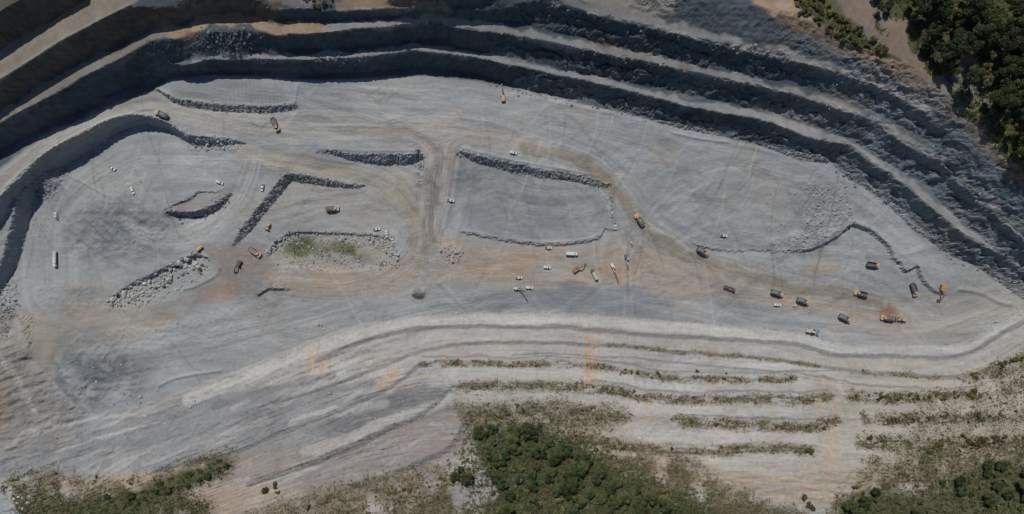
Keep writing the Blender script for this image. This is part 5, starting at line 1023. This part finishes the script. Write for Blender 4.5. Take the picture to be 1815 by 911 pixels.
def fringe(pts, n, jit, s0, s1, label, group):
    P = dense(np.array(pts, float)[:, :2], 8)
    for k in range(n):
        i = int(rng.integers(len(P) - 1)); q = P[i] + (P[i + 1] - P[i]) * rng.random(); shrub(ground_at(q[0] + rng.normal(0, jit), q[1] + rng.normal(0, jit * .6)), s0 + (s1 - s0) * rng.random() ** 2, label, group)
SG = []
def shrubs(pl, n, s0, s1, label, group, sep=5, squash=1.0):
    for u, v in poly_pts(pl, n, sep): shrub(ground_at(u, v), rng.uniform(s0, s1), label, group, squash)
shrubs([(1405,-8),(1458,-8),(1482,24),(1525,52),(1560,78),(1582,98),(1560,103),(1500,76),(1435,36),(1412,20)], 40, 1.3, 2.5, "leafy shrub on the green strip between quarry rim and dirt track, upper right", "shrubs along the upper rim", 8)
shrubs([(1645,140),(1700,185),(1760,240),(1815,300),(1830,290),(1780,220),(1730,180),(1690,160)], 20, .7, 1.5, "grassy shrub on the bright rim below the upper right forest", "shrubs along the forest rim", 8)
def ledge_shrubs(pts, n, jit, s0, s1, label, group):
    P = dense(np.array(pts, float)[:, :2], 8)
    for k in range(n):
        i = int(rng.integers(len(P) - 1)); q = P[i] + (P[i + 1] - P[i]) * rng.random(); shrub(ground_at(q[0], q[1] + rng.normal(0, jit)), s0 + (s1 - s0) * rng.random() ** 2, label, group)
LS = "shrub on the first brush covered ledge of the lower wall"
ledge_shrubs([(1095,655),(1115,660),(1160,668),(1250,670),(1330,672)], 16, 2.5, .6, 1.5, "shrub on the upper brush ledge right of the long orange streak", "shrubs of the upper ledge")
ledge_shrubs(B3[5:], 13, 3, .5, 1.2, "shrub on the second brush ledge down the lower wall", "shrubs of the second ledge")
ledge_shrubs(B4[8:], 12, 3, .6, 1.4, "shrub on the third brush ledge down the lower wall", "shrubs of the third ledge")
ledge_shrubs(B5[1:], 12, 3, .6, 1.6, "shrub on the fourth brush ledge down the lower wall", "shrubs of the fourth ledge")
ledge_shrubs(B3R, 26, 4, .9, 2.1, "shrub on the upper of the bushy ledges at the right end of the lower wall", "shrubs of the right upper ledge")
ledge_shrubs(B4R, 20, 5, .8, 2.0, "shrub on the middle bushy ledge at the right end of the lower wall", "shrubs of the right middle ledge")
ledge_shrubs(B5R, 26, 6, .9, 2.3, "shrub on the lowest bushy ledge at the right end of the lower wall", "shrubs of the right lower ledge")
ledge_shrubs([(1720,668),(1760,655),(1790,640),(1815,628)], 12, 4, 1.0, 2.0, "shrub on the short green ledge at the far right end of the quarry", "shrubs at the far right end")
shrubs([(820,720),(1000,716),(1110,736),(1060,752),(900,752),(835,762)], 18, .7, 1.5, "shrub on the wide brown brush ledge above the bottom centre thicket", "shrubs above the thicket", 6)
for u, v, s in ((1167,662,1.9),(1236,658,1.2),(471,868,2.2),(488,860,2.2),(492,872,1.4),(1437,799,2.0),(1430,796,1.8),(1460,757,1.3),(1448,755,.9),(1540,775,1.7),(1425,880,2.0),(1433,893,2.2),(1440,901,1.6),(356,478,1.3),(360,470,1.2),(357,486,1.0)):
    lab = {True: "lone bush standing apart on the bare ground of the lower slope"}.get(v > 600, "bush among small boulders at the right end of the rock trench"); shrub(ground_at(u, v), s, lab, "lone bushes" if v > 600 else "trench bushes")
shrubs([(535,-14),(590,-14),(590,10),(575,14),(545,10)], 14, .8, 1.8, "bush on the rim at the top edge, left of centre", "bushes on the top edge", 6)
for u, v, h, tl, lab in ((922,845,9,.05,"bleached bare trunk sticking out of the bottom centre thicket"),(1710,165,8,.75,"pale bare trunk leaning over the bright grass at the forest rim"),(1762,172,6,.4,"short pale bare trunk in the forest near the right edge"),(957,890,7,.1,"thin bare trunk low in the bottom centre thicket")):
    b = MB().cyl((0,0,-.4),(.15,0,h * .5),.26,.19,8).cyl((.15,0,h * .5),(0,.1,h),.19,.07,8); o = b.build("trunk", DEADW, None, 0, True); o.name = "dead_tree"; o.data.name = "dead_tree"
    for k in range(4): th = rng.uniform(0, 6.28); z = h * rng.uniform(.5, .9); MB().cyl((.1,0,z),(math.cos(th) * h * .18, math.sin(th) * h * .18, z + h * .14),.07,.02,6).build("branch", DEADW, o, 0)
    o.location = ground_at(u, v) ; o.rotation_euler = (-tl * .4, tl, 1.0 if tl > .5 else .3); tag(o, lab, "dead tree")
fringe([(1010,775),(1050,805),(1120,850),(1180,872),(1250,905)], 20, 14, .8, 2.2, "bush scattered along the right edge of the bottom centre thicket", "bushes fringing the thicket")
fringe([(560,905),(660,880),(740,865),(800,850)], 14, 12, .7, 1.9, "bush on the dry slope left of the grey clearing at the bottom", "bushes left of the clearing")
fringe([(1500,880),(1560,850),(1640,820),(1720,790),(1800,780)], 20, 16, .8, 2.4, "bush on the brushy slope above the lower right woods", "bushes above the lower right woods")
# brush heap at the ramp foot
p = ground_at(742, 523); b = MB(); r = np.random.default_rng(8)
for k in range(90):
    th = r.uniform(0, 6.28); q = r.uniform(0, 1) ** .6; c = Vector((math.cos(th) * q * 5, math.sin(th) * q * 2.0, (1 - q) * 1.5 + .25)); d = Vector((r.normal(), r.normal(), r.normal(0, .25))).normalized() * r.uniform(.6, 1.6); b.cyl(c - d, c + d, .09, .05, 5)
o = b.build("brush_heap", BARK, None, 0); o.location = (p.x, p.y, smooth_h(p.x, p.y)); tag(o, "dark heap of cleared branches at the lower end of the central ramp", "brush heap")

# dry grass and undergrowth that nobody could count
def tufts(n, dens, size, nq, pal, seed, up=.9):
    r = np.random.default_rng(seed); u = r.uniform(-20, PW + 20, n * 30); v = r.uniform(-20, PH + 40, n * 30); ok = r.random(len(u)) < sample(dens, u, v); u = u[ok][:n]; v = v[ok][:n]; G = ground_many(u, v); m = len(u)
    s = size * r.uniform(.5, 1.4, m) ; P = np.repeat(G, nq, 0) + r.normal(0, 1, (m * nq, 3)) * np.repeat(s, nq)[:, None] * np.array([.6, .6, .22]) + np.array([0, 0, .3]) * np.repeat(s, nq)[:, None]
    N_ = r.normal(0, .7, (m * nq, 3)) + np.array([0, 0, up]); N_ /= np.linalg.norm(N_, axis=1, keepdims=True)
    V, F = cards(P, N_, np.repeat(s, nq) * r.uniform(.5, 1.0, m * nq), r, 1.9); t = np.clip(.5 + 1.1 * fbm(u, v, 26, 3, seed) + r.normal(0, .22, m), 0, 1)[:, None]
    c = (np.array(pal[0]) * (1 - t) + np.array(pal[1]) * t) * r.uniform(.7, 1.25, (m, 1)); return V, F, np.repeat(c, nq * 4, 0)
lowveg = VEG * (PV > 560); V, F, Cc = tufts(64000, np.clip(lowveg * (.45 + 1.0 * (fbm(PU, PV, 18, 3, 211) + .3)), 0, 1), .5, 5, ((.2,.155,.095), (.105,.11,.05)), 701)
o = obj("dry_grass", raw_mesh("dry_grass", V, F, Cc, LEAF)); tag(o, "brown and olive dry grass and brush on the ledges of the lower wall", "dry grass", None, "stuff")
green = np.clip(np.maximum.reduce([poly_mask([(20,911),(60,880),(180,885),(330,845),(400,815),(410,838),(300,890),(370,900),(370,960),(20,960)], 8), poly_mask([(830,770),(900,745),(1000,765),(1120,850),(1260,900),(1300,960),(860,960),(860,830)], 8), poly_mask([(560,911),(700,880),(800,850),(880,860),(880,960),(540,960)], 8) * .22, poly_mask([(1495,895),(1560,868),(1650,880),(1690,845),(1790,815),(1830,820),(1830,960),(1480,960)], 10) * .8, poly_mask([(1560,850),(1680,795),(1830,775),(1830,900),(1560,900)], 18) * .22, rimveg * (PV < 330) * .45]), 0, 1)
for pl in ([(1462,-40),(1550,-40),(1548,20),(1600,40),(1615,85),(1650,130),(1690,160),(1735,175),(1720,190),(1660,160),(1600,110),(1540,60),(1500,30)], [(790,865),(830,845),(872,850),(880,880),(850,900),(800,895)], [(1680,95),(1720,85),(1735,110),(1690,125)]): green *= 1 - poly_mask(pl, 4)
V, F, Cc = tufts(8000, green, .75, 8, ((.055,.072,.028), (.036,.056,.022)), 703, .7)
o = obj("undergrowth", raw_mesh("undergrowth", V, F, Cc, LEAF)); tag(o, "green leafy undergrowth covering the ground between the trees", "undergrowth", None, "stuff")
lb = np.clip(VEG * (PV > 640) * sstep(.02, .4, fbm(PU, PV, 22, 3, 213)) * (.25 + .75 * sstep(1380, 1560, PU) + .6 * (1 - sstep(380, 460, PU))) + .5 * poly_mask([(820,765),(930,735),(1030,765),(1140,840),(1280,900),(1300,940),(850,940),(810,830)], 26), 0, 1)
V, F, Cc = tufts(9000, lb, .85, 8, ((.06,.078,.03), (.1,.1,.042)), 709, .8)
o = obj("low_bushes", raw_mesh("low_bushes", V, F, Cc, LEAF)); tag(o, "low green bushes merging into the dry grass on the lower slopes", "bushes", None, "stuff")
rg = np.clip(np.maximum(rimgrass, np.maximum(stroke_mask([(1585,-10),(1612,20),(1640,70),(1655,120)], 9, 8), stroke_mask([(1545,30),(1570,62)], 3, 4))), 0, 1)
V, F, Cc = tufts(7000, rg, .7, 6, ((.105,.13,.04), (.07,.09,.03)), 707, .9)
o = obj("rim_grass", raw_mesh("rim_grass", V, F, Cc, LEAF)); tag(o, "bright green grass along the quarry rim beside the dark forest", "grass", None, "stuff")
pond = np.clip(sum(np.exp(-(((PU - a) / (c * 1.5)) ** 2 + ((PV - b_) / c) ** 2)) for a, b_, c in ((540,438,20),(605,443,16),(575,452,9),(525,432,8),(640,458,8))), 0, 1)
V, F, Cc = tufts(5200, pond * 1.2, .5, 6, ((.085,.1,.03), (.12,.115,.045)), 705, .9)
o = obj("pond_weed", raw_mesh("pond_weed", V, F, Cc, LEAF)); tag(o, "green weed growing in the wet hollow among the boulders", "weeds", None, "stuff")
